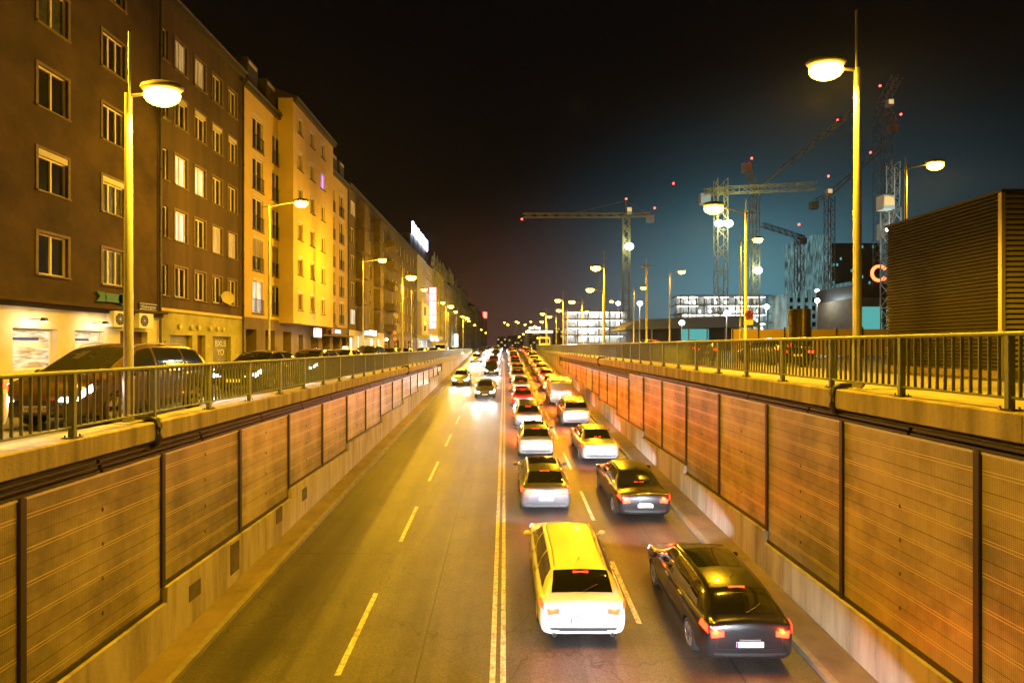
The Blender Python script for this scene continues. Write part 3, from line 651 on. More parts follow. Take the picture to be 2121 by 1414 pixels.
    p0, p1 = sh.S(spec['rw'][0], 10)+Vector((0, -.02, .02)), sh.S(spec['rw'][0]*.72+spec['rw'][1]*.28, 9.4)+Vector((0, -.02, .03))
    b = MB(); b.bar(p0, p1, .016); add('rear_wiper', b.mesh('rear_wiper', M['trim']))
    b = MB(); b.box(-.42, .42, L-.03, L+.008, .46, .58); b.box(-.36, .36, L-.03, L+.006, .37, .40); add('grille', b.mesh('grille', M['trim']), role='front')
    if spec.get('exhaust'):
        for q in (-1, 1):
            b = MB(); b.tube([(q*.60, -L-.03, .30), (q*.60, -L+.25, .30)], .045, 14, 0, False); b.tube([(q*.60, -L-.0, .30), (q*.60, -L+.02, .30)], .036, 14, 1); add('exhaust_tip', b.mesh('exhaust_tip', [M['steel'], M['trim']]))
    if spec.get('rails'):
        for q in (-1, 1):
            pp = [sh.S(y, q*8.7)+Vector((0, 0, .045 if -1.6 < y < .5 else 0)) for y in (-1.75, -1.6, -1.2, -.6, 0, .4, .55)]
            b = MB(); b.tube(pp, .014, 6); add('roof_rail', b.mesh('roof_rail', M['steel']))
    if spec.get('sunroof'):
        b = MB(); vs = []; ya, yb2 = spec['sunroof']; row = [8.9, 9.3, 9.7, 10, -9.7, -9.3, -8.9]
        for i in range(7):
            y = ya+(yb2-ya)*i/6
            for v in row: vs.append(sh.S(y, v)+Vector((0, 0, .006)))
        b.add(vs, [(i*7+j, i*7+j+1, (i+1)*7+j+1, (i+1)*7+j) for i in range(6) for j in range(6)], None, True); add('sunroof', b.mesh('sunroof', G))
    b = MB(); p = sh.S(spec['ant'], 10); b.bar(p-Vector((0, 0, .01)), p+Vector((0, -.14, .12)), .012); add('aerial', b.mesh('aerial', M['trim']))
    PARTS[nm_] = (out, L, sh)
make_type('station_wagon', WAGON, (-1.47, 1.38), .33, dict(ws=(.62, 1.36), rw=(-2.28, -1.93), side=[(.08, 1.22, .08, .55), (-.92, 0, -.92, 0), (-1.98, -1.0, -1.8, -1.0)], seams=(.04, -.96, 1.15), handles=(.2, -.78), mir=1.0, tl=(3.9, 4.9), tz=.78, bz=(-1.99, 1.385), pz=.60, gz=.50, exhaust=1, rails=1, ant=-1.6))
make_type('sedan', SEDAN, (-1.36, 1.36), .32, dict(ws=(.56, 1.3), rw=(-1.62, -.98), side=[(.08, 1.15, .08, .5), (-1.25, 0, -.95, 0)], seams=(.04, -.98, 1.1), handles=(.2, -.8), mir=.95, tl=(3.9, 4.9), tz=.76, bz=(-1.50, 1.13), pz=.60, gz=.50, ant=-.9))
make_type('hatchback', HATCH, (-1.30, 1.28), .31, dict(ws=(.46, 1.2), rw=(-1.95, -1.50), side=[(.05, 1.08, .05, .45), (-1.55, -.03, -1.3, -.03)], seams=(.01, -.95, 1.02), handles=(.15, -.75), mir=.85, tl=(3.9, 5.0), tz=.80, bz=(-1.50, 1.395), pz=.60, gz=.50, sunroof=(-.75, .15), ant=-1.2))
make_type('minivan', MPV, (-1.38, 1.35), .33, dict(ws=(.52, 1.4), rw=(-2.05, -1.78), side=[(.1, 1.25, .1, .5), (-.95, .02, -.95, .02), (-1.85, -1.03, -1.65, -1.03)], seams=(.06, -.99, 1.15), handles=(.22, -.8), mir=1.0, tl=(4.0, 5.2), tz=.82, bz=(-1.78, 1.53), pz=.62, gz=.52, rails=1, ant=-1.4))
make_type('delivery_van', VAN, (-1.5, 1.55), .34, dict(ws=(1.3, 2.0), rw=(-2.475, -2.44), side=[(.75, 1.85, .75, 1.35)], seams=(.7, -.6, 1.6), handles=(.85,), mir=1.7, tl=(3.4, 5.0), tz=.8, bz=(-2.46, 1.95), pz=.62, gz=.5, ant=.5, tx=(.68, .83)))
def plate_text(s_): 
    cu = bpy.data.curves.new('t', 'FONT'); cu.body = s_; cu.size = .105; cu.align_x = 'CENTER'; cu.align_y = 'CENTER'; cu.extrude = .002
    tmp = bpy.data.objects.new('t', cu); me = bpy.data.meshes.new_from_object(tmp); me.materials.clear(); me.materials.append(M['ink']); bpy.data.objects.remove(tmp); return me
def car(kind, x, Y, heading, label, cat, colour, group, tail=True, headl=True, z=None, slope=True, detail=2, beam=0, redglow=0, plate=None, yaw=0):
    """x, Y = centre of the car; heading +1 drives away from the viewer, -1 towards"""
    parts, L, sh = PARTS[kind]
    zz = roadz(Y) if z is None else z; sl = (roadz(Y+1)-roadz(Y-1))/2 if (z is None and slope) else 0
    name = {'taxi': 'taxi'}.get(cat, kind)
    t = thing(name, (x, Y, zz), label, cat, group, (0 if heading > 0 else math.pi)+yaw, math.atan(sl)*heading)
    objs = []
    for (n, me, loc, rot, sub, role) in parts:
        if detail < 2 and n in ('tailgate_seam', 'plate_lamp_bar', 'rear_wiper', 'door_handle', 'aerial', 'door_seam', 'rim', 'sill_trim', 'exhaust_tip', 'boot_seam', 'roof_rail', 'bumper_strip'): objs.append(None); continue
        if detail < 1 and n in ('wheel', 'mirror', 'number_plate', 'grille', 'sunroof'): objs.append(None); continue
        par = t if sub is None else objs[sub]
        if par is None: objs.append(None); continue
        o_ = link(n, me, par, loc, rot); objs.append(o_)
        def over(m): o_.material_slots[0].link = 'OBJECT'; o_.material_slots[0].material = m
        if role == 'body': over(P[colour])
        if role == 'mirror' and kind != 'delivery_van': over(P[colour])
        if role == 'tail' and not tail: over(M['tailoff'])
        if role == 'head' and headl: over(M['head'] if heading < 0 else M['headdim'])
        if role == 'plate' and plate and loc[1]*heading < 0: link('plate_number', plate_text(plate), o_, (.02, -.007, -.008), (R(90), 0, 0))
    if redglow:
        for q in (-1, 1): lamp('POINT', (q*.64, -L-.06, .84), redglow, (1, .10, .006), t, .04, name='tail_light_glow')
    if cat == 'taxi':
        zt = sh.S(-.2, 10).z; b = MB(); b.prism([(-.17, zt-.01), (.17, zt-.01), (.14, zt+.13), (-.14, zt+.13)], 'y', -.26, -.12); b.build('roof_sign', M['taxisign'], t)
    if beam:
        for q in (-1, 1): lamp('SPOT', (q*.6, L+.06, .62), beam, (.86, .92, 1), t, .05, 60, .7, (0, 1, -.13), 'headlight_beam').scale = (2.2, .55, 1)
    return t
def yr(Yrear, kind): return Yrear+PARTS[kind][1]
QG = 'cars queuing away from the camera in the trench'
q1 = [('station_wagon', 10.75, 1.62, 'white', 'white station wagon', 'W 31758T'), ('hatchback', 18.05, 1.42, 'grey', 'dark grey hatchback', 'W 53149A'), ('hatchback', 25.3, 1.52, 'silver', 'silver-grey small hatchback', 'W 8013F'), ('station_wagon', 32.2, 1.45, 'grey', 'grey station wagon', None),
      ('hatchback', 39.8, 1.4, 'red', 'dark red hatchback', None), ('sedan', 47.5, 1.5, 'grey', 'grey sedan', None), ('hatchback', 55.5, 1.4, 'grey', 'dark hatchback', None), ('minivan', 62, 1.5, 'silver', 'silver minivan', None), ('sedan', 69, 1.4, 'black', 'black sedan', None), ('hatchback', 76, 1.5, 'red', 'red hatchback', None), ('sedan', 83, 1.4, 'silver', 'silver sedan', None), ('hatchback', 90, 1.5, 'white', 'white hatchback', None), ('minivan', 97, 1.4, 'grey', 'grey minivan', None), ('sedan', 105, 1.5, 'silver', 'silver sedan', None), ('hatchback', 113, 1.4, 'black', 'black hatchback', None), ('sedan', 122, 1.5, 'white', 'white sedan', None)]
q2 = [('hatchback', 9.95, 4.68, 'black', 'black glass-roofed hatchback', 'W 26094K'), ('sedan', 17.35, 4.68, 'black', 'black sedan', 'W 74081B'), ('sedan', 24.4, 4.5, 'silver', 'silver sedan', 'W 45326R'), ('minivan', 33.0, 4.55, 'silver', 'silver minivan', None),
      ('delivery_van', 41.2, 4.5, 'silver', 'silver van', None), ('sedan', 49, 4.45, 'beige', 'beige sedan', None), ('hatchback', 56, 4.5, 'red', 'red hatchback', None), ('station_wagon', 63, 4.45, 'silver', 'silver station wagon', None), ('hatchback', 70, 4.5, 'grey', 'grey hatchback', None), ('sedan', 77, 4.4, 'white', 'white sedan', None), ('minivan', 84, 4.5, 'brown', 'brown minivan', None), ('hatchback', 91, 4.4, 'silver', 'silver hatchback', None), ('sedan', 98, 4.5, 'black', 'black sedan', None), ('hatchback', 107, 4.4, 'silver', 'silver hatchback', None), ('sedan', 116, 4.5, 'red', 'red sedan', None), ('minivan', 126, 4.4, 'grey', 'grey minivan', None)]
for ln, (q, where) in enumerate(((q1, 'queue beside the double line'), (q2, 'queue beside the right wall'))):
    for i, (k, Yb, x, c, nm_, pl) in enumerate(q):
        t = car(k, x, yr(Yb, k), 1, '%s, %s from the camera in the %s' % (nm_, ORD[i], where), {'station_wagon': 'station wagon', 'delivery_van': 'van'}.get(k, k), c, QG,
                beam=(800 if i < 3 else 400 if i < 6 else 0), redglow=(45 if i < 3 else 230 if i < 9 else 0), detail=2 if Yb < 45 else 1 if Yb < 80 else 0, plate=pl)
        if ln == 0 and i == 0:
            for j in range(4):
                b = MB(); cx = -.105+.07*j; b.tube([(cx+.045*math.cos(a), -2.475, .745+.045*math.sin(a)) for a in [2*math.pi*n/20 for n in range(21)]], .006, 6); b.build('emblem_ring', M['steel'], t)
# the next two cars of the queue stand just below the frame; their headlights light the tails ahead
for (x, Yb, k, c, w_) in ((1.6, 3.2, 'sedan', 'silver', 'beside the double line'), (4.65, 2.6, 'hatchback', 'grey', 'beside the right wall')):
    car(k, x, yr(Yb, k), 1, '%s %s under the viewpoint %s' % (c, k, w_), k, c, QG, beam=650)
OG = 'oncoming cars with lit headlights in the trench'
onc = [(-1.75, 47, 'sedan', 'grey'), (-4.65, 56, 'hatchback', 'silver'), (-1.7, 66, 'minivan', 'black'), (-1.7, 78, 'hatchback', 'red'), (-4.6, 84, 'sedan', 'silver'), (-1.7, 96, 'sedan', 'black'), (-4.6, 101, 'hatchback', 'grey'),
       (-1.7, 110, 'minivan', 'white'), (-4.6, 115, 'sedan', 'grey'), (-1.7, 124, 'hatchback', 'silver'), (-4.6, 129, 'sedan', 'black'), (-1.8, 138, 'sedan', 'grey'), (-4.6, 145, 'minivan', 'silver'), (-1.8, 155, 'hatchback', 'grey'), (-4.6, 163, 'sedan', 'white'), (-1.8, 175, 'sedan', 'grey'), (-4.6, 185, 'sedan', 'grey'), (-1.8, 200, 'sedan', 'grey'), (-4.6, 215, 'sedan', 'grey')]
cnt = {}
for (x, Y, k, c) in onc:
    w_ = 'next to the double line' if x > -3 else 'next to the left kerb'; i = cnt.get(w_, 0); cnt[w_] = i+1
    car(k, x, Y, -1, '%s oncoming %s, %s from the camera in the lane %s' % (c, k, ORD[i], w_), k, c, OG, tail=True, headl=True, beam=(450 if Y < 90 else 1600 if Y < 150 else 0), detail=2 if Y < 65 else 1 if Y < 90 else 0)
LG = 'cars coming down the left street'
ls = [(-8.95, 6.3, 'minivan', 'cream', 'yellow minivan cut by the left picture edge', False), (-8.85, 12.0, 'minivan', 'brown', 'brown minivan with lit headlights behind the left railing lamp post', True), (-9.35, 20.2, 'sedan', 'black', 'black sedan with lit headlights before the graffiti shutter', True), (-9.7, 26.3, 'hatchback', 'grey', 'dark hatchback with lit headlights before the ochre house', True),
      (-10.0, 32.3, 'sedan', 'cream', 'cream taxi with glowing roof sign behind the left railing', True), (-10.2, 39, 'minivan', 'black', 'black minivan before the lit corner shop', False), (-10.3, 46, 'hatchback', 'brown', 'brown hatchback before the dark balcony house', False), (-10.3, 53, 'sedan', 'grey', 'grey sedan in the left street after the balcony house shop', False),
      (-10.4, 66, 'sedan', 'beige', 'beige sedan in the left street near the white hotel', True), (-10.4, 76, 'sedan', 'black', 'black sedan in front of the white van on the left street', True), (-10.4, 85, 'delivery_van', 'white', 'white van on the left street below the pink signs', True), (-10.4, 100, 'hatchback', 'grey', 'dark grey hatchback behind the white van', False), (-10.4, 112, 'sedan', 'black', 'last black sedan at the far end of the left railing', False)]
for i, (x, Y, k, c, lab, hl) in enumerate(ls):
    car(k, x, Y, -1, lab, 'taxi' if 'taxi' in lab else {'delivery_van': 'van'}.get(k, k), c, LG, z=0.0, headl=hl, tail=(i == 0), beam=(220 if hl and Y < 60 else 0), detail=2 if Y < 40 else 1, plate={1: 'W 60825C'}.get(i))
RGp = 'cars driving up the right street'
for (x, Y, k, c, lab) in ((13.9, 27, 'sedan', 'black', 'black sedan with red tail lights behind the right railing'), (13.9, 38, 'hatchback', 'grey', 'grey hatchback with red tail lights beyond the right pavement lamps'), (13.9, 50, 'minivan', 'black', 'black minivan with red tail lights on the right street'), (13.9, 68, 'sedan', 'silver', 'silver sedan far along the right street'), (13.7, 88, 'hatchback', 'white', 'white hatchback far along the right street')):
    car(k, x, Y, 1, lab, k, c, RGp, z=RG, detail=1, redglow=8 if Y < 60 else 0, beam=160 if Y < 60 else 0)
# bus far ahead
t = thing('bus', (8.9, 122, RG), 'pale city bus seen from behind at the far end of the right street', 'bus')
b = MB(); b.prism([(-1.22, .35), (1.22, .35), (1.27, 1.2), (1.22, 2.9), (1.05, 3.1), (-1.05, 3.1), (-1.22, 2.9), (-1.27, 1.2)], 'y', -5.5, 5.5); b.build('body', P['white'], t)
b = MB(); b.prism([(-1.0, 1.7), (1.0, 1.7), (.95, 2.75), (-.95, 2.75)], 'y', -5.53, -5.49); b.build('rear_window', M['glass'], t)
for q in (-1, 1):
    b = MB(); b.box(q*.9, q*1.12, -5.54, -5.48, .75, 1.25); b.build('tail_light', M['tail'], t)
    for y in (-3, 3): b = MB(); b.tube([(q*1.0, y, .48), (q*1.26, y, .48)], .48, 18); b.build('wheel', M['rubber'], t)
    b = MB(); b.box(q*1.262, q*1.28, -5, 5, 1.55, 2.55); b.build('side_window', M['glass'], t)
# ------------------------------------------------------------------ buildings
def wall_mesh(b, X, y0, y1, z0, z1, holes, depth=.2, mi=0, s=1):
    """facade in plane x = X facing +x (s=1) with rectangular openings (ya,yb,za,zb)"""
    ys = sorted({y0, y1} | {h[0] for h in holes} | {h[1] for h in holes}); zs = sorted({z0, z1} | {h[2] for h in holes} | {h[3] for h in holes})
    ys = [y for y in ys if y0 <= y <= y1]; zs = [z for z in zs if z0 <= z <= z1]
    for i in range(len(ys)-1):
        for j in range(len(zs)-1):
            yc, zc = (ys[i]+ys[i+1])/2, (zs[j]+zs[j+1])/2
            if any(h[0] < yc < h[1] and h[2] < zc < h[3] for h in holes): continue
            b.add([(X, ys[i], zs[j]), (X, ys[i+1], zs[j]), (X, ys[i+1], zs[j+1]), (X, ys[i], zs[j+1])], [(0, 1, 2, 3)], mi)
    for (a, c, d, e) in holes:
        x2 = X-s*depth
        b.add([(X, a, d), (X, c, d), (X, c, e), (X, a, e), (x2, a, d), (x2, c, d), (x2, c, e), (x2, a, e)], [(0, 1, 5, 4), (1, 2, 6, 5), (2, 3, 7, 6), (3, 0, 4, 7)], mi)
WC = {}
def win_parts(w, h, style):
    k = (round(w, 2), round(h, 2), style)
    if k in WC: return WC[k]
    b = MB(); f = .07; x0, x1 = -.155, -.10; zt = h-(.24 if 'b' in style else 0)
    b.box(x0, x1, .002, f, .002, h-.002); b.box(x0, x1, w-f, w-.002, .002, h-.002); b.box(x0, x1, f, w-f, .002, f); b.box(x0, x1, f, w-f, zt-f, zt-.002)
    n = 3 if '3' in style else (1 if '1' in style else 2)
    for i in range(1, n): b.box(x0-.004, x1+.004, w*i/n-.04, w*i/n+.04, f, zt-f)
    if 't' in style: b.box(x0+.002, x1-.002, f, w-f, zt*.68, zt*.68+.05)
    out = {'frame': b.mesh('window', M['frame'])}
    b = MB(); b.box(x0-.03, x0-.01, .003, w-.003, .003, h-.003); out['pane'] = b.mesh('pane', M['pane'])
    b = MB(); b.box(-.09, .10, -.10, w+.10, -.07, -.005); out['sill'] = b.mesh('sill', M['trimstone'])
    if 'b' in style: b = MB(); b.box(-.09, .015, .004, w-.004, h-.24, h-.004); out['blind_box'] = b.mesh('blind_box', M['blind'])
    if 's' in style: b = MB(); 
    if 's' in style:
        t_ = .11
        b.box(.002, .035, -t_, 0-.001, -.004, h+t_); b.box(.002, .035, w+.001, w+t_, -.004, h+t_); b.box(.002, .035, 0, w, h+.001, h+t_); out['surround'] = b.mesh('surround', M['trimstone'])
    if 'r' in style:
        b = MB(); b.box(.04, .075, -.05, w+.05, .98, 1.02); b.box(.04, .075, -.05, w+.05, .08, .11)
        y = -.04
        while y < w+.05: b.box(.05, .065, y, y+.018, .11, .98); y += .11
        out['balcony_rail'] = b.mesh('balcony_rail', M['darkmetal'])
    if 'l' in style:
        b = MB(); z = h*.42
        while z < h-.26: b.box(-.095, -.08, .07, w-.07, z, z+.045); z += .06
        out['slatted_blind'] = b.mesh('slatted_blind', M['slats'])
    WC[k] = out; return out
def window(parent, X, y, z, w, h, style, pane=None, simple=False):
    ps = win_parts(w, h, style); o_ = link('window', ps['frame'], parent, (X-parent.location.x, y-parent.location.y, z-parent.location.z))
    for k in ps:
        if k == 'frame' or (simple and k not in ('pane', 'sill', 'blind_box')): continue
        c = link(k, ps[k], o_)
        if k == 'pane' and pane: c.material_slots[0].link = 'OBJECT'; c.material_slots[0].material = M[pane]
    return o_
def shell(b, X, y0, y1, z0, z1, depth=12, mi=0, s=1):
    x2 = X-s*depth
    b.add([(X, y0, z0), (x2, y0, z0), (x2, y0, z1), (X, y0, z1)], [(0, 1, 2, 3)], mi); b.add([(X, y1, z0), (x2, y1, z0), (x2, y1, z1), (X, y1, z1)], [(0, 1, 2, 3)], mi)
    b.add([(x2, y0, z0), (x2, y1, z0), (x2, y1, z1), (x2, y0, z1)], [(0, 1, 2, 3)], mi)
    b.add([(X, y0, z1), (X, y1, z1), (x2, y1, z1), (x2, y0, z1)], [(0, 1, 2, 3)], mi)
def roof(parent, X, y0, y1, z, m='tiles', depth=12, rise=3.2, over=.35, mi='zinc'):
    b = MB(); b.prism([(X+over, z+.004), (X+over, z+.12), (X-depth/2, z+rise), (X-depth, z+.12), (X-depth, z+.004)], 'y', y0+.01, y1-.01); r_ = plant(b.build('roof', M[m]), parent)
    b = MB(); b.box(X+.002, X+over-.02, y0+.02, y1-.02, z-.28, z); b.tube([(X+over+.06, y0+.02, z+.06), (X+over+.06, y1-.02, z+.06)], .07, 8); plant(b.build('cornice', M[mi]), parent)
    return r_
FX = -18.0
rnd = random.Random(5)
# --- brown corner house
b1 = thing('apartment_house', (FX, 20, 0), 'dark brown rendered house at the left picture edge with a cream ground floor', 'house')
z0g = CZ+1.78
h1 = []; wl = []
for cy, w_ in ((10.4, 1.36), (13.6, 1.36), (16.8, 1.36), (20.0, 1.36), (23.2, 1.36)):
    for k in range(6):
        z = CZ+2.8+3.25*k; h1.append((cy, cy+w_, z, z+1.6)); wl.append((cy, z, w_, 1.6, k))
b = MB(); wall_mesh(b, FX, 6, 27.0, z0g, CZ+21.9, h1); shell(b, FX, 6, 27.0, 0, CZ+21.9); plant(b.build('wall', M['b1']), b1)
for (y, z, w_, h_, k) in wl:
    st = '3sb' if y > 22 else '2sb'
    if k != 1: st = st.replace('b', '')
    window(b1, FX, y, z, w_, h_, st, rnd.choice(['panecurtain', 'panecurtain', None]) if k == 1 else rnd.choice([None, None, 'panecurtain']))
roof(b1, FX, 6, 27.0, CZ+21.9)
g1 = [(13.4, 15.4, .7, CZ+.68), (16.0, 18.0, .7, CZ+.68), (18.95, 20.85, .7, CZ+.68), (21.7, 23.3, .7, CZ+.68), (24.25, 26.1, .13, CZ+.72)]
b = MB(); wall_mesh(b, FX+.02, 6, 27.0, .1, z0g-.12, g1, .35); plant(b.build('ground_floor_wall', M['cream']), b1)
b = MB(); b.box(FX+.004, FX+.42, 6, 27.1, z0g-.12, z0g+.0); b.box(FX+.004, FX+.2, 6, 27.05, z0g-.30, z0g-.12); plant(b.build('canopy_ledge', M['b1']), b1)
for i, (a, c, d, e) in enumerate(g1[:4]):
    b = MB(); b.box(FX-.28, FX-.22, a+.002, a+.07, d+.002, e-.002); b.box(FX-.28, FX-.22, c-.07, c-.002, d, e-.002); b.box(FX-.28, FX-.22, a+.07, c-.07, e-.09, e-.002); b.box(FX-.28, FX-.22, a+.07, c-.07, d+.002, d+.08)
    f = plant(b.build('shop_window', M['frame']), b1)
    b = MB(); b.box(FX-.32, FX-.29, a+.003, c-.003, d+.003, e-.003, 0); b.box(FX-.288, FX-.284, a+.1, c-.1, d+.85, d+1.0, 1); b.box(FX-.288, FX-.284, a+.3, c-.5, e-.45, e-.34, 2)
    plant(b.build('shop_pane', [M['shopdisp'], M['white'], M['signblue']]), b1)
b = MB(); b.box(FX-.31, FX-.26, 24.26, 26.09, .13, CZ+.715); plant(b.build('door', M['door']), b1)
for i, y in enumerate((19.6, 22.6, 16.8)):
    b = MB(); b.tube([(FX+.03, y, CZ+1.02), (FX+.55, y, CZ+1.05)], .012, 6); b.prism([(FX+.5, CZ+.94), (FX+.72, CZ+.94), (FX+.66, CZ+1.08), (FX+.54, CZ+1.08)], 'y', y-.07, y+.07)
    wlp = plant(b.build('wall_lamp', M['darkmetal']), b1)
    b = MB(); b.box(FX+.53, FX+.69, y-.06, y+.06, CZ+.925, CZ+.938); plant(b.build('lamp_glass', M['warmlamp']), b1)
    lamp('SPOT', (FX+.62, y, CZ+.90), 90, (1, .86, .55), None, .08, 150, .5, (-1, 0, -.1), 'wall_lamp_light').parent = b1
    bpy.data.objects[-1] if False else None
for ob in [o_ for o_ in b1.children if o_.type == 'LIGHT']: ob.matrix_parent_inverse = Matrix.Translation(b1.location).inverted()
for i, y in enumerate((23.35, 24.95)):
    t = thing('air_conditioner', (FX+.04, y, CZ+.88), '%s white air conditioning unit on the cream wall under the brown house ledge' % ('left' if i == 0 else 'right'), 'air conditioner', 'air conditioners on the cream wall')
    b = MB(); b.box(.0, .38, 0, 1.0, 0, .72); b.build('casing', M['acbody'], t)
    b = MB(); b.tube([(.379, .36, .36), (.384, .36, .36)], .28, 24, 0); b.tube([(.38, .36, .36), (.40, .36, .36)], .05, 10, 1)
    for a in range(8): b.bar((.392, .36, .36), (.392, .36+.27*math.cos(a*math.pi/4), .36+.27*math.sin(a*math.pi/4)), .006, None, 1)
    b.build('fan_grille', [M['trim'], M['rim']], t)
# street name plate and arrow sign
t = thing('street_sign', (FX+.06, 26.0, CZ+1.98), 'small street name plate with white letters on the brown house corner', 'street sign')
b = MB(); b.box(-.02, .02, -.55, .75, -.17, .17, 0); b.build('sign_plate', M['signblue'], t); b = MB()
b.box(.0205, .024, -.53, .73, .135, .155); b.box(.0205, .024, -.53, .73, -.155, -.135); b.build('border', M['white'], t)
text('lettering', 'Kliebergasse', .21, M['white'], t, (.026, .10, -.01), (R(90), 0, R(90)), .003)
t = thing('arrow_sign', (FX+.08, 23.7, CZ+2.2), 'teal arrow shaped sign on the brown wall behind the lamp post', 'sign')
b = MB(); b.prism([(-.95, .22), (-.75, 0), (-.95, -.22), (-.5, -.22), (-.35, 0), (-.5, .22)], 'x', -.03, .03); b.tube([(-.03, .6, 0), (.03, .6, 0)], .28, 20); b.box(-.03, .03, -.45, .6, -.2, .2); b.build('sign_body', M['teal'], t)
# --- umber house
b2 = thing('apartment_house', (FX, 31, 0), 'narrow-windowed umber house with an olive ground floor and a graffiti shutter', 'house')
cols = [(27.35, .42)]+[(28.35+1.82*i, 1.05) for i in range(4)]; h2 = []; wl = []
for (cy, w_) in cols:
    for k, z in enumerate((2.7, 5.8, 8.85, 12.1, 15.2)): h2.append((cy, cy+w_, CZ+z, CZ+z+1.65)); wl.append((cy, CZ+z, w_, 1.65, k))
b = MB(); wall_mesh(b, FX-.03, 27.02, 35.55, CZ+2.0, CZ+18.6, h2, .28); shell(b, FX-.03, 27.02, 35.55, 0, CZ+18.6); plant(b.build('wall', M['b2']), b2)
litm = {(1, 1): 'litcool', (1, 2): 'litwin', (0, 3): None, (2, 2): 'litwin', (2, 3): None, (4, 1): 'litdim', (3, 1): 'litdim'}
lit2 = {(28.35, 2): 'litwin', (30.17, 2): 'litwin', (28.35, 4): 'litdim', (28.35, 1): 'litcool', (31.99, 1): 'litdim', (33.81, 1): 'litdim', (30.17, 4): 'litdim'}
for (y, z, w_, h_, k) in wl:
    st = '1' if w_ < .5 else '2s'
    if k == 3: st += 'b'
    window(b2, FX-.03, y, z, w_, h_, st, lit2.get((round(y, 2), k)))
roof(b2, FX-.03, 27.02, 35.55, CZ+18.6)
g2 = [(27.9, 29.9, .13, CZ+.62), (30.4, 31.2, .13, CZ+.66), (32.0, 34.1, .13, CZ+.62)]
b = MB(); wall_mesh(b, FX-.01, 27.02, 35.55, .1, CZ+1.86, g2, .3); plant(b.build('ground_floor_wall', M['olive']), b2)
b = MB(); b.box(FX-.03, FX+.10, 27.03, 35.54, CZ+1.86, CZ+2.02); plant(b.build('ledge', M['b3']), b2)
for (a, c, d, e) in (g2[0], g2[2]):
    b = MB(); z = d
    b.box(FX-.29, FX-.26, a+.003, c-.003, d+.003, e-.003)
    while z < e-.1: b.box(FX-.262, FX-.25, a+.02, c-.02, z+.01, z+.07); z += .09
    plant(b.build('roller_shutter', M['shutter']), b2)
text('graffiti', 'BXLB\nYO', .56, M['white'], b2, (-.236, 33.28-31, CZ-.12), (R(90), 0, R(90)), .003)
b = MB(); b.box(FX-.29, FX-.24, 30.402, 31.198, .13, CZ+.655); plant(b.build('door', M['door']), b2)
for i, y in enumerate((28.6, 29.7, 30.4, 31.6, 32.4, 33.0)):
    b = MB(); b.ell((FX+.09, y, CZ+1.08), .09, .11, .17, 10, 8); b.tube([(FX-.01, y, CZ+.98), (FX+.09, y, CZ+.95)], .02, 6); plant(b.build('wall_lamp', M['dish']), b2)
def dish(X, y, z, lab, r=.42, name='satellite_dish'):
    t = thing(name, (X, y, z), lab, 'satellite dish'); b = MB(); vs = []; fs = []; n = 20
    for i in range(5):
        rr = r*i/4
        for j in range(n): a = 2*math.pi*j/n; vs.append((.42+.18*(rr/r)**2*1.0, rr*math.cos(a), rr*math.sin(a)))
    for i in range(4):
        for j in range(n): fs.append((i*n+j, i*n+(j+1) % n, (i+1)*n+(j+1) % n, (i+1)*n+j))
    b.add(vs, fs, None, True); d = b.build('reflector', M['dish'], t); d.rotation_euler = (0, R(-12), R(-35))
    b = MB(); b.tube([(0, 0, -.25), (.3, 0, -.2), (.42, 0, 0)], .02, 6); b.build('bracket', M['darkmetal'], t)
dish(FX, 33.15, CZ+2.95, 'orange-lit satellite dish on the umber house wall')
# --- ochre house with projecting bay
b3 = thing('apartment_house', (FX, 47, 0), 'tall ochre house with a projecting bay and white blind boxes', 'house')
BX = -16.8; hA = []; wA = []
fr = [CZ+2.4, CZ+5.45, CZ+8.4, CZ+11.3, CZ+14.2]
for cy, w_ in ((37.0, 1.6), (40.1, 1.65), (53.4, 1.5), (56.4, 1.5)):
    for k, z in enumerate(fr): hA.append((cy, cy+w_, z, z+2.55)); wA.append((cy, z, w_, 2.55, k))
b = MB(); wall_mesh(b, FX+.01, 35.58, 59.3, CZ+2.05, CZ+18.2, hA, .22); shell(b, FX+.01, 35.58, 59.3, 0, CZ+18.2); plant(b.build('wall', M['b3']), b3)
for (y, z, w_, h_, k) in wA:
    window(b3, FX+.01, y, z, w_, h_, '2brl' if (k == 1 and y < 45) else '2br', 'litcool' if (k == 0 and y < 38) else None)
hB = []; wB = []
for cy in (42.1, 44.75, 47.4):
    for k in range(6): z = CZ+2.95+2.87*k; hB.append((cy, cy+1.0, z, z+1.6)); wB.append((cy, z, k))
b = MB(); wall_mesh(b, BX, 41.2, 50.7, CZ+1.85, CZ+19.7, hB, .18)
b.add([(BX, 41.2, CZ+1.85), (FX, 41.2, CZ+1.85), (FX, 41.2, CZ+19.7), (BX, 41.2, CZ+19.7)], [(0, 1, 2, 3)]); b.add([(BX, 50.7, CZ+1.85), (FX, 50.7, CZ+1.85), (FX, 50.7, CZ+19.7), (BX, 50.7, CZ+19.7)], [(0, 1, 2, 3)])
b.add([(BX, 41.2, CZ+1.85), (BX, 50.7, CZ+1.85), (FX, 50.7, CZ+1.85), (FX, 41.2, CZ+1.85)], [(0, 1, 2, 3)]); b.add([(FX, 41.2, CZ+18.3), (FX, 50.7, CZ+18.3), (FX, 50.7, CZ+19.7), (FX, 41.2, CZ+19.7)], [(0, 1, 2, 3)])
plant(b.build('bay', M['b3']), b3)
for (y, z, k) in wB: window(b3, BX, y, z, 1.0, 1.6, '2b', 'bluewin' if (k == 4 and y > 47) else None)
roof(b3, FX+.01, 35.58, 41.19, CZ+18.2, over=.25); roof(b3, FX+.01, 50.72, 59.3, CZ+18.2, over=.25)
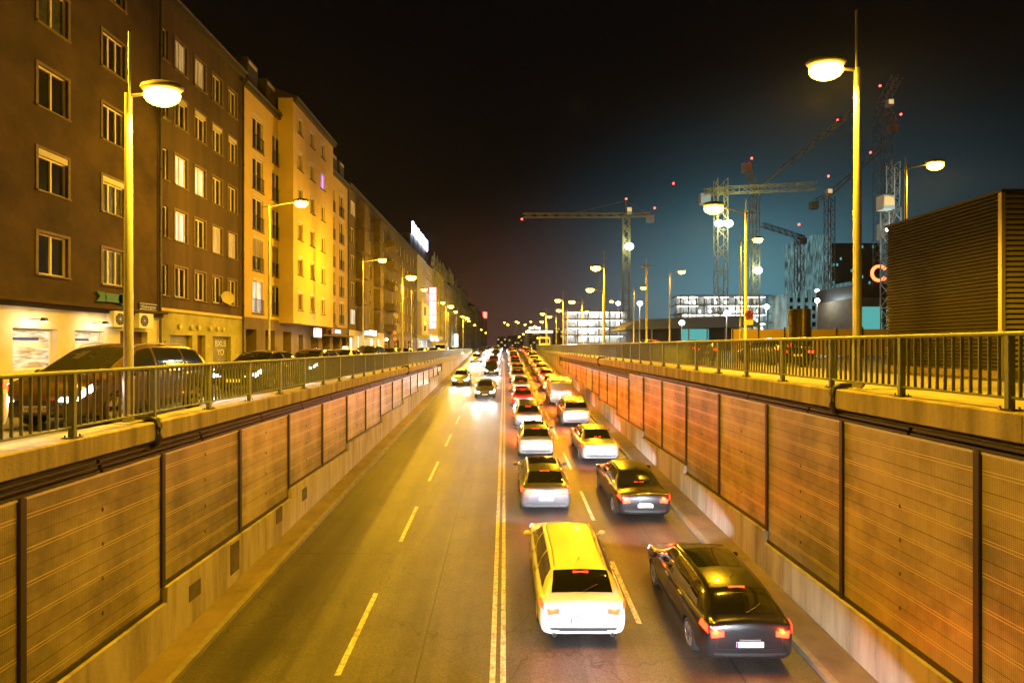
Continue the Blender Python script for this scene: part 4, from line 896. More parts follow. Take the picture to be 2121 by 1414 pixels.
roof(b3, BX, 41.1, 50.8, CZ+19.7, depth=13, rise=2.6, over=.3)
for y in (36.6, 39.5, 54.5, 57):                                        # dormers
    b = MB(); b.box(FX-1.9, FX-.15, y, y+1.5, CZ+18.3, CZ+20.4); dm = plant(b.build('dormer', M['zinc']), b3)
    window(b3, FX-.14, y+.15, CZ+18.6, 1.2, 1.65, '2b')
g3 = [(36.0, 37.5, .13, CZ+1.2), (38.9, 40.5, .13, CZ+1.2), (42.0, 43.6, .13, CZ+1.2), (45.2, 46.2, .13, CZ+1.0), (48.0, 50.0, .13, CZ+.95), (51.0, 53.2, .13, CZ+.95), (54.2, 56.4, .13, CZ+.95), (57.2, 58.8, .13, CZ+.95)]
b = MB(); wall_mesh(b, FX+.04, 35.58, 59.3, .1, CZ+2.05, g3, .9); plant(b.build('ground_floor_wall', M['base3']), b3)
for i, (a, c, d, e) in enumerate(g3):
    b = MB(); b.box(FX-.80, FX-.74, a+.003, a+.08, d, e-.003); b.box(FX-.80, FX-.74, (a+c)/2-.03, (a+c)/2+.03, d, e-.003); b.box(FX-.80, FX-.74, c-.08, c-.003, d, e-.003); b.box(FX-.80, FX-.74, a+.08, c-.08, e-.09, e-.003); b.box(FX-.797, FX-.743, a+.08, c-.08, d+1.9, d+1.96)
    plant(b.build('shop_window', M['galv']), b3)
    b = MB(); b.box(FX-.86, FX-.82, a+.003, c-.003, d+.002, e-.003); plant(b.build('shop_pane', M['panecurtain' if i < 3 else 'pane']), b3)
b = MB(); b.box(FX+.045, FX+.75, 49.5, 59.2, CZ+1.02, CZ+1.16); plant(b.build('awning_slab', M['base3']), b3)
b = MB(); n = 14; b.prism([(53.2+2.1*math.cos(math.pi*i/n), CZ+1.16+1.25*math.sin(math.pi*i/n)) for i in range(n+1)], 'x', FX+.06, FX+.35); plant(b.build('arched_gable', M['base3']), b3)
t = thing('light_sign', (BX-.3, 47.4, CZ+1.25), 'glowing pink square sign on the ochre house ground floor', 'sign')
b = MB(); b.box(-.1, .1, -.75, .75, -.45, .42, 0); b.build('casing', M['white'], t); b = MB(); b.box(.101, .12, -.68, .68, -.38, .36); b.build('lit_face', M['pinksign'], t); b = MB(); b.box(-.09, .09, -.70, .70, -.4, .38); b2_ = b.build('lit_side', M['pinksign'], t); b2_.scale = (1.02, 1.08, .95)
t = thing('shop_sign', (FX+.70, 52.6, CZ+1.5), 'dark shop sign with red badge and white letters on the ochre house', 'sign')
b = MB(); b.box(-.05, .05, -1.1, 2.2, -.3, .3, 0); b.build('board', M['signdark'], t); b = MB(); b.box(.051, .07, -1.05, -.45, -.26, .26); b.build('badge', M['signred'], t); text('lettering', 'GO CAR', .46, M['whitesign'], t, (.06, .95, 0), (R(90), 0, R(90)), .004)
t = thing('wall_lamp', (BX+.1, 45.7, CZ+1.2), 'small white glowing lamp under the bay of the ochre house', 'lamp'); b = MB(); b.ell((0, 0, 0), .14, .14, .14, 12, 8); b.build('globe', M['whitesign'], t); b = MB(); b.tube([(0, 0, .12), (0, 0, .6)], .02, 6); b.build('stem', M['darkmetal'], t)
lamp('POINT', (.2, 0, -.1), 60, (1, .95, .85), t, .1)
# --- dark balcony house
b4 = thing('apartment_house', (FX, 82, 0), 'long dark olive-brown house with stacked balconies and a brightly lit corner shop', 'house')
h4 = []; wl = []; cols = [(60.6, 2.2), (66, 1.1), (68.8, 1.1), (73.4, 1.1), (76.6, 1.1), (83.0, 1.1), (86.0, 1.1), (89.4, 1.1), (92.6, 1.1), (96, 1.1), (99, 1.1), (102, 1.1)]
for (cy, w_) in cols:
    for k in range(5): z = CZ+2.6+3.2*k; h4.append((cy, cy+w_, z, z+1.8)); wl.append((cy, z, w_, k))
b = MB(); wall_mesh(b, FX-.02, 59.32, 105, CZ+1.6, CZ+18.6, h4, .2); shell(b, FX-.02, 59.32, 105, 0, CZ+18.6); plant(b.build('wall', M['b4']), b4)
for (y, z, w_, k) in wl:
    window(b4, FX-.02, y, z, w_, 1.8, '3' if w_ > 2 else '2s', rnd.choice([None, None, None, None, 'litdim', 'panecurtain']) if not (k == 0 and w_ > 2) else 'litcool', simple=True)
roof(b4, FX-.02, 59.32, 105, CZ+18.6)
for (ya, yb_) in ((63.2, 65.4), (71.2, 72.9)):
    for k in range(5): b = MB(); b.box(FX-.02, FX+.9, ya, yb_, CZ+1.9+3.2*k, CZ+4.7+3.2*k); plant(b.build('bay', M['b4']), b4)
for k in range(5):
    z = CZ+2.2+3.2*k
    b = MB(); b.box(FX-.018, FX+1.25, 78.6, 82.4, z, z+.16); b.box(FX+1.17, FX+1.25, 78.6, 82.4, z+.16, z+1.1); b.box(FX-.01, FX+1.17, 78.6, 78.68, z+.16, z+1.1); b.box(FX-.01, FX+1.17, 82.32, 82.4, z+.16, z+1.1); plant(b.build('balcony', M['b4']), b4)
g4 = [(60.2, 62.4, .13, CZ+1.0), (63.4, 65.3, .13, CZ+1.3), (66.4, 68.2, .13, CZ+1.0), (69.2, 72.2, .13, CZ+1.0), (73.4, 75.8, .13, CZ+1.0), (78, 81, .13, CZ+1), (84, 88, .13, CZ+1), (90, 94, .13, CZ+1), (96, 100, .13, CZ+1)]
b = MB(); wall_mesh(b, FX+.05, 59.32, 77, .1, CZ+1.9, g4[:5], .5); plant(b.build('shop_front_wall', M['cream']), b4)
b = MB(); wall_mesh(b, FX+.05, 77, 105, .1, CZ+1.7, g4[5:], .5); plant(b.build('ground_floor_wall', M['base3']), b4)
for i, (a, c, d, e) in enumerate(g4):
    b = MB(); b.box(FX-.4, FX-.34, a+.003, a+.09, d, e-.003); b.box(FX-.4, FX-.34, c-.09, c-.003, d, e-.003); b.box(FX-.4, FX-.34, a+.09, c-.09, d+1.75, d+1.83); plant(b.build('shop_window', M['frame']), b4)
    b = MB(); b.box(FX-.46, FX-.42, a+.003, c-.003, d+.002, e-.003); plant(b.build('shop_pane', M['shoplit' if i < 5 else 'shopwarm' if i == 7 else 'pane']), b4)
t = thing('light_sign', (FX+.35, 68.3, CZ+1.75), 'long white glowing sign above the corner shop windows', 'sign'); b = MB(); b.box(-.12, .12, -2.6, 2.6, -.36, .36); b.build('casing', M['white'], t); b = MB(); b.box(.121, .135, -2.5, 2.5, -.3, .3); b.build('lit_face', M['whitesign'], t); b = MB(); b.box(-.1, .1, -2.625, -2.6, -.3, .3); b.build('lit_end', M['whitesign'], t)
dish(FX+.9, 79.3, CZ+4.6, 'upper of the pale satellite dishes on the balcony house', .5); dish(FX+.9, 80.6, CZ+2.7, 'lower and larger pale satellite dish on the balcony house', .75); dish(FX+.9, 79.1, CZ+8.6, 'highest satellite dish on the balcony house', .5)
t = thing('lantern', (FX+.2, 77.3, CZ+1.0), 'small warm lantern beside the lit corner shop', 'lamp'); b = MB(); b.ell((.2, 0, 0), .16, .16, .2, 10, 8); b.build('globe', M['warmlamp'], t); b = MB(); b.tube([(0, 0, .1), (.2, 0, .25)], .02, 6); b.build('bracket', M['darkmetal'], t)
# double traffic sign on the pavement
t = thing('traffic_sign', (-12.6, 59.5, .0), 'two round traffic signs on one grey post on the left pavement', 'traffic sign'); b = MB(); b.tube([(0, 0, 0), (0, 0, 3.4)], .035, 8); b.build('post', M['galv'], t)
for z in (3.15, 2.45): b = MB(); b.tube([(0, -.05, z), (0, -.035, z)], .32, 20, 0); b.tube([(0, -.056, z), (0, -.0501, z)], .24, 20, 1); b.build('sign_disc', [M['signred'], M['white']], t)
# --- white hotel with fins and roof sign
b5 = thing('hotel', (FX, 116, 0), 'white hotel with vertical fins, pink hanging signs and a bright roof sign', 'hotel')
h5 = []; wl = []
for cy in [117.6+2.3*i for i in range(5)]:
    for k in range(5): z = CZ+3.2+3.1*k; h5.append((cy, cy+1.3, z, z+1.7)); wl.append((cy, z))
b = MB(); wall_mesh(b, FX, 105.02, 129, 0, CZ+19, h5, .25); shell(b, FX, 105.02, 129, 0, CZ+19); plant(b.build('wall', M['b5']), b5)
b = MB(); b.box(FX-3, FX-1.2, 105.2, 128.8, CZ+19, CZ+23); plant(b.build('attic', M['zinc']), b5)
for i in range(8): window(b5, FX-1.19, 106+2.8*i, CZ+19.8, 1.1, 1.7, '1', simple=True)
for (y, z) in wl: window(b5, FX, y, z, 1.3, 1.7, '2', simple=True)
for i in range(7):
    b = MB(); b.box(FX+.002, FX+.35, 105.4+1.75*i, 105.75+1.75*i, CZ+9.2, CZ+18.9); b.box(FX+.002, FX+.04, 105.75+1.75*i, 106.6+1.75*i, CZ+9.4, CZ+18.7, 1); b.box(FX+.002, FX+.35, 105.4+1.75*i, 105.75+1.75*i, 0, CZ+2.2); plant(b.build('facade_fin', [M['white'], M['pane']]), b5)
b = MB(); b.box(FX+.005, FX+.8, 107, 116.5, CZ+2.4, CZ+9.1); plant(b.build('bay', M['cream']), b5)
for z in (3.3, 6.6):
    b = MB(); b.box(FX+.801, FX+.83, 110.6, 112.6, CZ+z, CZ+z+1.8); plant(b.build('bay_window', M['pane']), b5)
b = MB(); b.box(FX+.005, FX+2.6, 106, 128, CZ+1.5, CZ+2.3); plant(b.build('entrance_canopy', M['white']), b5)
t = thing('roof_sign', (FX-.8, 116, CZ+19.0), 'bright blue-white block sign standing on the white hotel roof', 'sign')
b = MB(); 
for y in (-9.5, -4, 1.5, 7): b.tube([(0, y, 0), (0, y, 4)], .08, 6)
b.build('support', M['darkmetal'], t)
y = -10.5; i = 0; b = MB()
while y < 9.5:
    w_ = (1.4, .9, 1.2, 1.5, 1.1)[i % 5]; h_ = (2.5, 2.1, 2.4, 2.0)[i % 4]
    b.box(-.15, .15, y, y+w_*.28, 3.9, 3.9+h_); b.box(-.15, .15, y+w_*.72, y+w_, 3.9, 3.9+h_); b.box(-.149, .149, y+w_*.28, y+w_*.72, 3.9+h_*(.4 if i % 2 else .75), 3.9+h_*(.62 if i % 2 else .98)); y += w_+.35; i += 1
b.build('lit_letters', M['roofsign'], t)
for i in range(6):
    t = thing('hanging_sign', (FX+1.1, 121.5, CZ+4.2+1.62*i), '%s pink-white light box from the bottom of the hotel sign column' % ORD[i], 'sign', 'light boxes hanging on the hotel front')
    b = MB(); b.box(-.75, .75, -.2, .2, 0, 1.42); b.build('light_box', M['pinksign'], t); b = MB(); b.box(-1.1, -.751, -.05, .05, .6, .7); b.build('bracket', M['darkmetal'], t)
for i, (y, w_) in enumerate(((109, 1.2), (117, 1.7))):
    t = thing('canopy_light', (FX+2.7, y, CZ+1.5), '%s blazing white light on the hotel entrance canopy' % ('left' if i == 0 else 'right'), 'lamp', 'lights on the hotel canopy'); b = MB(); b.ell((0, 0, -.1), .25, w_, .22, 14, 8); b.build('lamp_glass', M['flood'], t); lamp('POINT', (.4, -.5, -.3), 500, (.9, .95, 1), t, .2)
for (y, h_) in ((26.9, 20), (35.45, 18.4), (59.2, 18), (104.9, 18.5)):
    t = thing('down_pipe', (FX+.14, y, .12), 'rain pipe running down the house front at %s' % {26.9: 'the street name plate', 35.45: 'the edge of the ochre house', 59.2: 'the start of the dark balcony house', 104.9: 'the edge of the white hotel'}[y], 'pipe', 'rain pipes on the house fronts')
    b = MB(); b.tube([(0, 0, 0), (0, 0, CZ+h_)], .06, 8); b.build('pipe', M['zinc'], t)
    for k in range(6): b = MB(); b.tube([(0, 0, 1+3.2*k), (0, 0, 1.08+3.2*k)], .075, 8); b.build('clamp', M['darkmetal'], t)
# --- ornate yellow house and further houses
def far_house(y0, y1, zt, m, lab, floors, gable=0, tower=0, wcol=2.6, X=FX, lit=.15, cat='house', rm='tiles', rise=3.0, fh=None):
    t = thing('apartment_house' if cat == 'house' else 'office_building', (X, (y0+y1)/2, 0), lab, cat)
    fh = fh or (zt-4)/floors; b = MB(); hs = []; wl = []; n = int((y1-y0-1)/wcol)
    for i in range(n):
        for k in range(floors): y = y0+.9+i*wcol; z = 4.3+fh*k; hs.append((y, y+1.2, z, z+fh*.6)); wl.append((y, z, fh*.6))
    wall_mesh(b, X, y0+.02, y1-.02, 0, zt, hs, .25); shell(b, X, y0+.02, y1-.02, 0, zt); plant(b.build('wall', M[m]), t)
    for (y, z, h_) in wl:
        window(t, X, y, z, 1.2, h_, '2', rnd.choice(['litwin', 'litcool']) if rnd.random() < lit else None, simple=True)
    b = MB(); b.box(X+.002, X+.5, y0+.05, y1-.05, zt-.4, zt-.05); b.box(X+.002, X+.3, y0+.05, y1-.05, 3.4, 3.7)
    for k in range(0, n+1, 2): y = y0+.45+k*wcol; b.box(X+.002, X+.22, y-.25, y+.15, 3.7, zt-.4)
    plant(b.build('cornice', M[m]), t)
    if rise: roof(t, X, y0+.03, y1-.03, zt, rm, rise=rise, over=.2)
    for i in range(gable):
        yc = y0+(y1-y0)*(i+.5)/gable; b = MB(); b.prism([(yc-1.9, zt+.01), (yc+1.9, zt+.01), (yc+1.9, zt+1.6), (yc+1.1, zt+2.2), (yc+.5, zt+3.4), (yc-.5, zt+3.4), (yc-1.1, zt+2.2), (yc-1.9, zt+1.6)], 'x', X-.6, X+.25); b.tube([(X, yc, zt+3.4), (X, yc, zt+4.6)], [.3, .05], 8); plant(b.build('gable', M[m]), t)
        b = MB(); b.box(X+.251, X+.27, yc-.5, yc+.5, zt+.7, zt+2.1); plant(b.build('gable_window', M['pane']), t)
    if tower: b = MB(); b.tube([(X-.6, y0+2, zt), (X-.6, y0+2, zt+3), (X-.6, y0+2, zt+4.2), (X-.6, y0+2, zt+6)], [1.5, 1.5, 1.0, .1], 12); plant(b.build('corner_turret', M[m]), t)
    b = MB()
    for i in range(2): yc = y0+(y1-y0)*(.3+.4*i); b.box(X-5, X-4.2, yc, yc+1.4, zt+1.2, zt+rise+1.6)
    plant(b.build('chimney', M['b4']), t)
    return t
far_house(129, 153, CZ+19.5, 'b6', 'ornate yellow-green house with stepped gables beside the white hotel', 5, gable=4)
far_house(153, 172, CZ+19.0, 'b7', 'grey-green house with a pale corner turret beyond the yellow house', 5, tower=1)
far_house(172, 198, CZ+20.5, 'b7', 'grey stucco house with twin gables in the far left row', 5, gable=2, tower=1)
far_house(198, 214, CZ+22.5, 'b6', 'tall olive house front before the lit white gallery block', 6)
far_house(214, 250, CZ+24.0, 'b7', 'tall far house with brightly lit gallery windows', 7, lit=.5)
far_house(250, 310, CZ+19.5, 'b7', 'low grey house in the distant left row', 5, lit=.25)
far_house(310, 400, CZ+24, 'b5', 'distant pale block with lit top floor windows', 6, lit=.4)
far_house(400, 520, CZ+24, 'b5', 'most distant block at the end of the left row', 6, lit=.4)
t = thing('roof_sign', (FX+1, 440, CZ+24), 'tiny red glowing sign on the most distant left block', 'sign'); b = MB(); b.box(-1.5, 1.5, -.3, .3, 0, 5); b.build('lit_face', M['redlamp'], t); b = MB(); b.box(-5, -2, -.3, .3, -3, 0); b.build('blue_face', M['bluewin'], t)
t = thing('light_sign', (-16.6, 176, 1.5), 'glowing white shop sign low on the far left house row', 'sign'); b = MB(); b.box(-.6, .6, -.5, .5, 0, 4.2); b.build('lit_face', M['whitesign'], t)
for i, (x0, x1, h_, Y) in enumerate(((-10, 3, 13, 620), (4, 26, 16, 700), (30, 52, 18, 640), (56, 78, 22, 560), (40, 70, 14, 420))):
    t = thing('office_building', ((x0+x1)/2, Y, 0), 'faint distant block at the end of the road, %s from the left' % ORD[i], 'building', 'distant blocks closing the road'); b = MB(); b.box(x0-(x0+x1)/2, x1-(x0+x1)/2, 0, 20, 0, h_); b.build('wall', M['b7'], t)
    b = MB(); 
    for k in range(int(h_/3.5)):
        for j in range(int((x1-x0)/4)):
            if rnd.random() < .35: xx = x0-(x0+x1)/2+1+4*j; b.box(xx, xx+2, -.06, -.01, 2+3.5*k, 3.6+3.5*k)
    if b.v: b.build('lit_windows', M['shopwarm'], t)["kind"] = 'stuff'
# petrol station style canopy far ahead
t = thing('lit_canopy', (17, 262, 0), 'long glowing flat canopy over the far end of the right lanes', 'canopy')
b = MB(); b.box(-6.8, 6.8, -4, 4, 8.3, 9.4); b.build('roof', M['white'], t); b = MB(); b.box(-6.7, 6.7, -4.06, -4.01, 8.35, 9.3); b.build('lit_edge', M['canopylit'], t)
for x in (-5.5, 5.5): b = MB(); b.tube([(x, 0, 0), (x, 0, 8.3)], .3, 10); b.build('column', M['white'], t)
b = MB()
for i in range(9): 
    if i != 4: b.box(-5+i*.65, -4.55+i*.65, -3, -2.8, 10.2, 11.2)
b.build('roof_letters', M['canopylit'], t)
b = MB(); b.box(-5, 1.2, -2.8, -2.7, 9.4, 10.15); b.build('letter_frame', M['darkmetal'], t)
for i, (px, py, Y) in enumerate(((1052, 668, 300), (1077, 666, 290), (1061, 672, 240))):
    p = at(px, py, Y); t = thing('street_lamp', (p.x+2, Y, 0), '%s twin-armed lamp in the middle of the distant road' % ORD[i], 'street lamp', 'twin-armed lamps on the distant road'); b = MB(); b.tube([(0, 0, 0), (0, 0, p.z)], .14, 8); b.tube([(-4, 0, p.z), (4, 0, p.z)], .1, 6); b.build('pole', M['galv'], t)
    for q in (-1, 1): b = MB(); b.ell((q*4, 0, p.z-.1), .45, .4, .25, 10, 6); b.build('lamp_glass', M['sodium'], t)
# ------------------------------------------------------------------ right side
# louvred ventilation box
LX, LY0, LY1, LZ = 15.6, 16.3, 21.3, CZ+4.93
t = thing('ventilation_building', (LX, LY0, RG), 'dark box building clad in horizontal louvres beside the right railing', 'building')
b = MB(); b.box(LX+.08, LX+12, LY0+.08, LY1-.05, RG, LZ-.1); plant(b.build('core', M['trim']), t)
b = MB(); z = RG+.25
while z < LZ-.12:
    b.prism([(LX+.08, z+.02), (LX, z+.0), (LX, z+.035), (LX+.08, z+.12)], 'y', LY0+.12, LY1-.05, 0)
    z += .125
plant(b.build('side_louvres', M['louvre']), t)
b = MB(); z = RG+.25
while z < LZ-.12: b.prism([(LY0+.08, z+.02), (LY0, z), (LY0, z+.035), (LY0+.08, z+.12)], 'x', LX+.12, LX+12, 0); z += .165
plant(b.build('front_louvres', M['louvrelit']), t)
b = MB(); b.box(LX-.02, LX+.10, LY0-.02, LY0+.10, RG, LZ); plant(b.build('corner_trim', M['louvrelit']), t)
b = MB(); b.box(LX-.03, LX+12, LY0-.03, LY1, LZ-.1, LZ); plant(b.build('roof_edge', M['louvre']), t)
b = MB(); b.box(LX-.01, LX+12, LY0-.01, LY1, RG-.1, RG+.24); plant(b.build('plinth', M['base3']), t)
t = thing('vent_shaft', (17.3, 30.5, RG), 'round brass-clad ventilation shaft with fine horizontal ribs', 'ventilation shaft')
b = MB(); b.tube([(0, 0, 0), (0, 0, 3.2)], .55, 28); b.build('core', M['trim'], t); b = MB(); z = .05
while z < 3.2: b.tube([(0, 0, z), (0, 0, z+.04), (0, 0, z+.06)], [.6, .6, .56], 28); z += .075
b.build('ribs', M['brass'], t)
# no stopping sign on the first pavement lamp
p = at(1546, 652, 19.3); t = thing('no_stopping_sign', (9.0, 19.3, p.z), 'round no stopping sign with white plate on the right pavement lamp', 'traffic sign')
b = MB(); b.tube([(.03, -.12, 0), (.03, -.10, 0)], .155, 24, 0); b.tube([(.03, -.124, 0), (.03, -.1201, 0)], .12, 24, 1); b.bar((-.06, -.127, .09), (.12, -.127, -.09), .03, .006, 0); b.bar((-.06, -.127, -.09), (.12, -.127, .09), .03, .0065, 0); b.build('sign_disc', [M['signred'], M['signblue']], t)
b = MB(); b.box(-.10, .17, -.12, -.105, -.38, -.19); b.build('plate', M['white'], t); b = MB(); b.box(-.05, .02, -.105, 0, -.3, .05); b.build('clamp', M['darkmetal'], t)
# site hoarding and white station hall etc
def frame_block(x0, x1, Y, dep, floors, fh, lab, base=0.0, top=0):
    t = thing('construction_building', ((x0+x1)/2, Y, base), lab, 'building'); w2 = (x1-x0)/2
    b = MB()
    for k in range(floors+1): b.box(-w2, w2, 0, dep, k*fh, k*fh+.3)
    plant_ = b.build('floor_slab', M['slab'], t); b = MB(); x = -w2+.3
    while x < w2: b.box(x, x+.35, .15, .5, .3, floors*fh); b.box(x, x+.35, dep*.5, dep*.5+.35, .3, floors*fh); x += 3.1
    b.build('columns', M['slab'], t)['kind'] = 'stuff'
    b = MB()
    for k in range(floors): b.box(-w2+.2, w2-.2, dep*.6, dep*.6+.15, k*fh+.31, (k+1)*fh-.01)
    b.build('inner_wall', M['b5'], t)
    b = MB(); r_ = random.Random(int(Y))
    for k in range(floors):
        x = -w2+1
        while x < w2-1.5:
            if r_.random() < .93: b.box(x, x+1.7, dep*.45, dep*.45+.15, (k+1)*fh-.22, (k+1)*fh-.1); 
            if r_.random() < .25: b.box(x+.3, x+.8, dep*.45, dep*.45+.1, k*fh+1.0, k*fh+1.7)
            x += 2.1
    b.build('work_lights', M['worklight'], t)['kind'] = 'stuff'
    return t
D = 150; frame_block((1171-VX)/F*D, (1308-VX)/F*D, D, 10, 5, 2.35, 'floodlit five-storey concrete frame under construction beyond the right lamps')
D = 205; frame_block((1408-VX)/F*D, (1600-VX)/F*D, D, 12, 6, 3.6, 'larger floodlit building shell behind the station roof')
t = thing('station_hall', (37, 112, 0), 'low dark station hall with a wide flat roof in front of the building shell', 'building')
b = MB(); b.prism([(-11, 5.6), (-8, 7.4), (15, 8.2), (18, 6.4), (18, 5.9), (-11, 5.2)], 'y', 0, 16); b.build('roof', M['cranegrey'], t)
b = MB(); b.box(-7, 15, 3, 15, 0, 5.6, 0); b.build('wall', M['zinc'], t)
for i in range(7): b = MB(); b.tube([(-9+4*i, 1, 0), (-9+4*i, 1, 5.6)], .15, 8); b.build('column', M['galv'], t)
b = MB(); b.box(2, 8, 2.6, 2.95, 1.6, 5.4); b.build('lit_wall', M['tealglass'], t)
t = thing('office_tower', ((1755-VX)/F*300, 300, 0), 'tall teal-lit glass tower behind the cranes', 'tower')
b = MB(); b.box(-20, -9, 0, 30, 0, 66, 0); b.box(-9, 22, 4, 30, 0, 62, 1); b.build('wall', [M['facadeteal'], M['zinc']], t)
b = MB(); r_ = random.Random(3)
for k in range(17):
    for j in range(14):
        if r_.random() < .16: x = -8+2.1*j; b.box(x, x+1, 3.9, 3.98, 3+3.5*k, 4.6+3.5*k)
b.build('lit_windows', M['tealglass'], t)['kind'] = 'stuff'
t = thing('office_building', ((1700-VX)/F*200, 200, 0), 'long pale slab block with glowing wall and dark window grid below the glass tower', 'building')
b = MB(); b.prism([(-13, 0), (14, 0), (14, 27), (-13, 22)], 'y', 0, 14); b.build('wall', M['facadeteal'], t)  # the wall itself emits; its glow stands in for light on the facade
b = MB()
for k in range(6):
    for j in range(9): b.box(-12+2.9*j, -10.8+2.9*j, -.08, -.01, 3+3.1*k, 4.8+3.1*k)
b.build('windows', M['pane'], t)
D = 92; x0 = (1782-VX)/F*D
t = thing('office_building', (x0, D, 0), 'dark block with teal shop glass carrying the red ring sign', 'building')
b = MB(); b.box(-.5, 18, 0, 12, 0, CZ+10.8); b.build('wall', M['base3'], t); b = MB(); b.box(.2, 3.8, -.08, -.01, 1, CZ+7); b.box(4.6, 7, -.08, -.01, 1, CZ+7); b.build('shop_glass', M['tealglass'], t); b = MB(); b.box(-.6, 18, -.3, 12, CZ+8.6, CZ+11); b.build('fascia', M['signdark'], t)
p = at(1821, 566, 91); t = thing('ring_sign', (p.x, p.y, p.z-1.4), 'glowing red ring sign on the dark block roof, half hidden by the louvred box', 'sign')
b = MB(); b.tube([(1.25*math.cos(a), 0, 1.4+1.25*math.sin(a)) for a in [R(35+290*i/28) for i in range(29)]], .26, 10); b.build('lit_ring', M['ringsign'], t); b = MB(); b.box(-1, 1, .1, .3, -.9, 0); b.build('bracket', M['darkmetal'], t)
t = thing('site_hoarding', (24, 48, RG), 'long yellow-lit hoarding fence in front of the station yard', 'fence')
b = MB(); b.box(-3, 22, 0, .12, .2, 2.6); b.build('boards', M['hoard'], t); 
for i in range(11): b = MB(); b.box(-3+2.4*i, -2.9+2.4*i, -.06, 0, 0, 2.8); b.build('post', M['darkmetal'], t)
# floodlight masts on the site
for i, (px, py, D, e) in enumerate(((1325, 628, 95, 900), (1505, 648, 85, 900), (1587, 635, 90, 900), (1692, 602, 120, 900), (1692, 622, 100, 700), (1703, 690, 60, 250), (1412, 668, 90, 0), (1280, 628, 110, 0))):
    p = at(px, py, D); t = thing('floodlight_mast', (p.x, D, .3), '%s site floodlight mast from the left, a white lamp on a thin pole' % ORD[i], 'floodlight', 'floodlight masts on the building site')
    b = MB(); b.tube([(0, 0, 0), (0, 0, p.z-.3)], .07, 8); b.build('pole', M['galv'], t); b = MB(); b.box(-.32, .32, -.12, .12, p.z-.55, p.z-.1); b.build('lamp_housing', M['galv'], t); b = MB(); b.box(-.28, .28, -.14, -.121, p.z-.52, p.z-.13); b.ell((0, -.13, p.z-.33), .5, .2, .42, 12, 8); b.build('lamp_glass', M['flood'], t)
    if e: lamp('POINT', (0, -.6, p.z-.5), e, (.85, 1, .95), t, .25)
# tower cranes
def lattice(b, a, c, w, n, th):
    a, c = Vector(a), Vector(c); d = (c-a).normalized(); u = d.cross(Vector((0, 1, 0)));
    if u.length < .1: u = Vector((1, 0, 0))
    u.normalize(); k = d.cross(u).normalized(); cs = [u*sx*w/2+k*sy*w/2 for sx, sy in ((-1, -1), (1, -1), (1, 1), (-1, 1))]
    for o_ in cs: b.bar(a+o_, c+o_, th)
    for i in range(n):
        p, q = a+(c-a)*i/n, a+(c-a)*(i+1)/n
        for j in range(4):
            j2 = (j+1) % 4; b.bar(p+cs[j], q+cs[j2] if i % 2 == 0 else q+cs[j2], th*.7) if i % 2 == 0 else b.bar(p+cs[j2], q+cs[j], th*.7)
            if i % 2 == 0: b.bar(p+cs[j], p+cs[j2], th*.6)
def crane(D, mx, ytop, jib, cjib, lab, mw=2.0, reds=(), cab=None, flood=None, apex=None, m='crane', e=0):
    base = at(mx, 717, D); top = at(mx, ytop, D); t = thing('tower_crane', (base.x, D, 0), lab, 'crane', 'tower cranes over the building site'); th = max(.14, D*.0010)
    b = MB(); lattice(b, (base.x, D, 0), top, mw, max(8, int((top.z)/mw*1.0)), th); plant(b.build('mast', M[m]), t)
    j0 = at(*jib[0], D); j1 = at(*jib[1], D); j1.y = D-6
    b = MB(); lattice(b, j0, j1, mw*.62, max(6, int((j1-j0).length/1.8)), th*.8); plant(b.build('jib', M[m]), t)
    if cjib:
        c1 = at(*cjib, D); c1.y = D+3; b = MB(); lattice(b, j0, c1, mw*.6, 5, th*.8); plant(b.build('counter_jib', M[m]), t)
        b = MB(); b.box(c1.x-1.2, c1.x+1.2, c1.y-.8, c1.y+.8, c1.z-2.6, c1.z-.2); plant(b.build('counterweight', M['slab']), t)
    if apex:
        ap = at(*apex, D); b = MB(); b.bar(j0, ap, th*1.6); b.bar(ap, j0+(j1-j0)*.6, th*.5)
        if cjib: b.bar(ap, c1, th*.5)
        plant(b.build('apex_tie', M[m]), t)
    if cab: c = at(*cab, D); b = MB(); b.box(c.x-.8, c.x+.8, D-1.9, D-.4, c.z-1, c.z+1, 0); b.box(c.x-.7, c.x+.7, D-1.93, D-1.901, c.z-.5, c.z+.8, 1); plant(b.build('cab', [M['white'], M['shopwarm']]), t)
    for r_ in reds: c = at(*r_, D); b = MB(); b.ell(c, D*.0018, D*.0018, D*.0018, 10, 6); plant(b.build('warning_light', M['redlamp']), t)
    if flood:
        for fl in flood:
            c = at(*fl, D); rr = D*.0085; b = MB(); b.ell((c.x, D-mw*.5-1.2, c.z), rr, rr*.5, rr*.8, 14, 8); plant(b.build('floodlight', M['flood']), t)
            l = lamp('POINT', (0, 0, 0), e or 1500, (.75, 1, .92), t, .6); l.location = (c.x-base.x, -mw*.5-3.5, c.z+.5)
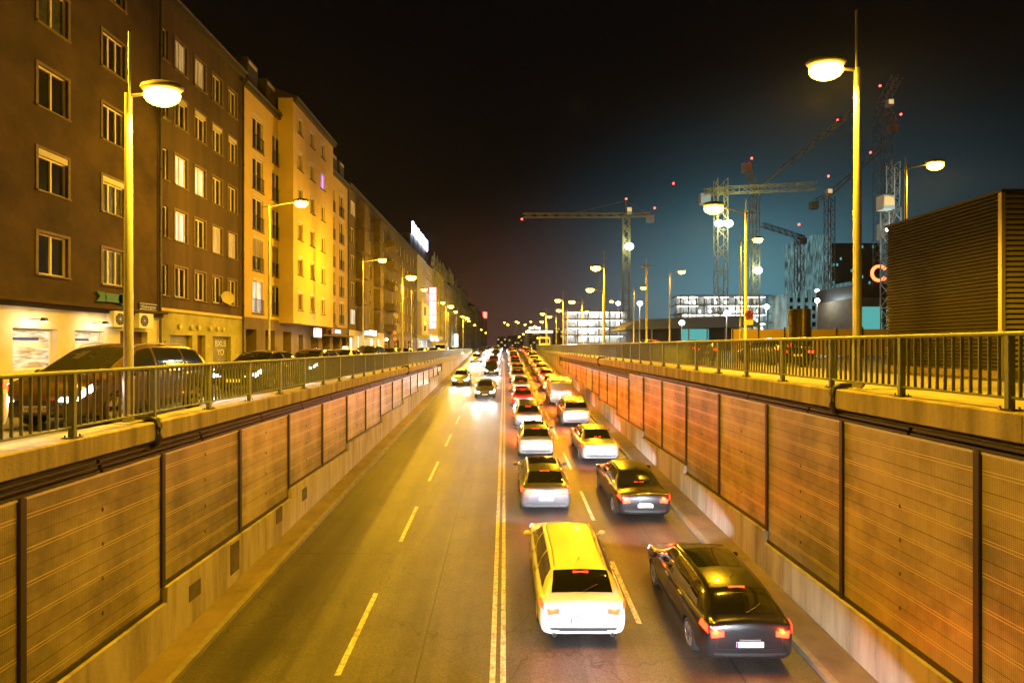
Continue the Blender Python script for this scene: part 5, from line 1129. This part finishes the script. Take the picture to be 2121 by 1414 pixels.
crane(170, 1297, 448, ((1297, 446), (1082, 456)), (1352, 440), 'crane with a long level jib to the left and a teal floodlight on its mast', reds=((1297, 412), (1081, 454), (1356, 431)), cab=(1301, 438), flood=((1300, 513),), apex=(1296, 416))
crane(120, 1493, 372, ((1493, 395), (1660, 402)), (1470, 392), 'lattice mast crane lit white in the middle of the site', mw=2.3, reds=((1395, 380),), flood=((1500, 468), (1481, 468)), e=2000)
crane(150, 1563, 400, ((1565, 395), (1735, 252)), (1556, 330), 'luffing crane with raised jib pointing right up beside the right lamp post', reds=((1735, 249), (1557, 328), (1655, 465)), flood=((1562, 562),), apex=None)
crane(170, 1718, 408, ((1718, 402), (1803, 318)), (1697, 412), 'slim crane with short raised jib left of the tall right lamp', reds=((1716, 365), (1803, 316)), cab=(1712, 400), mw=2.2, m='cranegrey')
crane(150, 1828, 230, ((1828, 215), (1826, 180)), (1864, 248), 'tallest crane mast reaching up between the right lamps', reds=((1823, 178), (1866, 237)), cab=(1836, 218), mw=3.2, m='cranegrey')
crane(75, 1845, 432, ((1850, 430), (1786, 368)), (1872, 450), 'nearest crane with a white slewing platform above the louvred box', reds=(), cab=(1822, 425), mw=1.7, flood=((1822, 481),), m='cranegrey', e=500)
crane(230, 1655, 492, ((1655, 490), (1565, 472)), (1672, 490), 'faint distant crane left of the glass tower', reds=((1655, 465),), mw=2.8, m='cranegrey')

# ------------------------------------------------------------------ night air
HAZE = 1
if HAZE:
    hz = MB(); hz.box(-750, 750, -40, 1450, -8.0, 95); ho = hz.build('haze', []); ho['kind'] = 'stuff'
    hm = bpy.data.materials.new('night_haze'); hm.use_nodes = True; t_ = hm.node_tree; t_.nodes.clear()
    pv = t_.nodes.new('ShaderNodeVolumePrincipled'); pv.inputs['Color'].default_value = (.85, .9, .95, 1); pv.inputs['Density'].default_value = .00011; pv.inputs['Anisotropy'].default_value = .6
    ou = t_.nodes.new('ShaderNodeOutputMaterial'); t_.links.new(pv.outputs[0], ou.inputs['Volume']); ho.data.materials.append(hm)
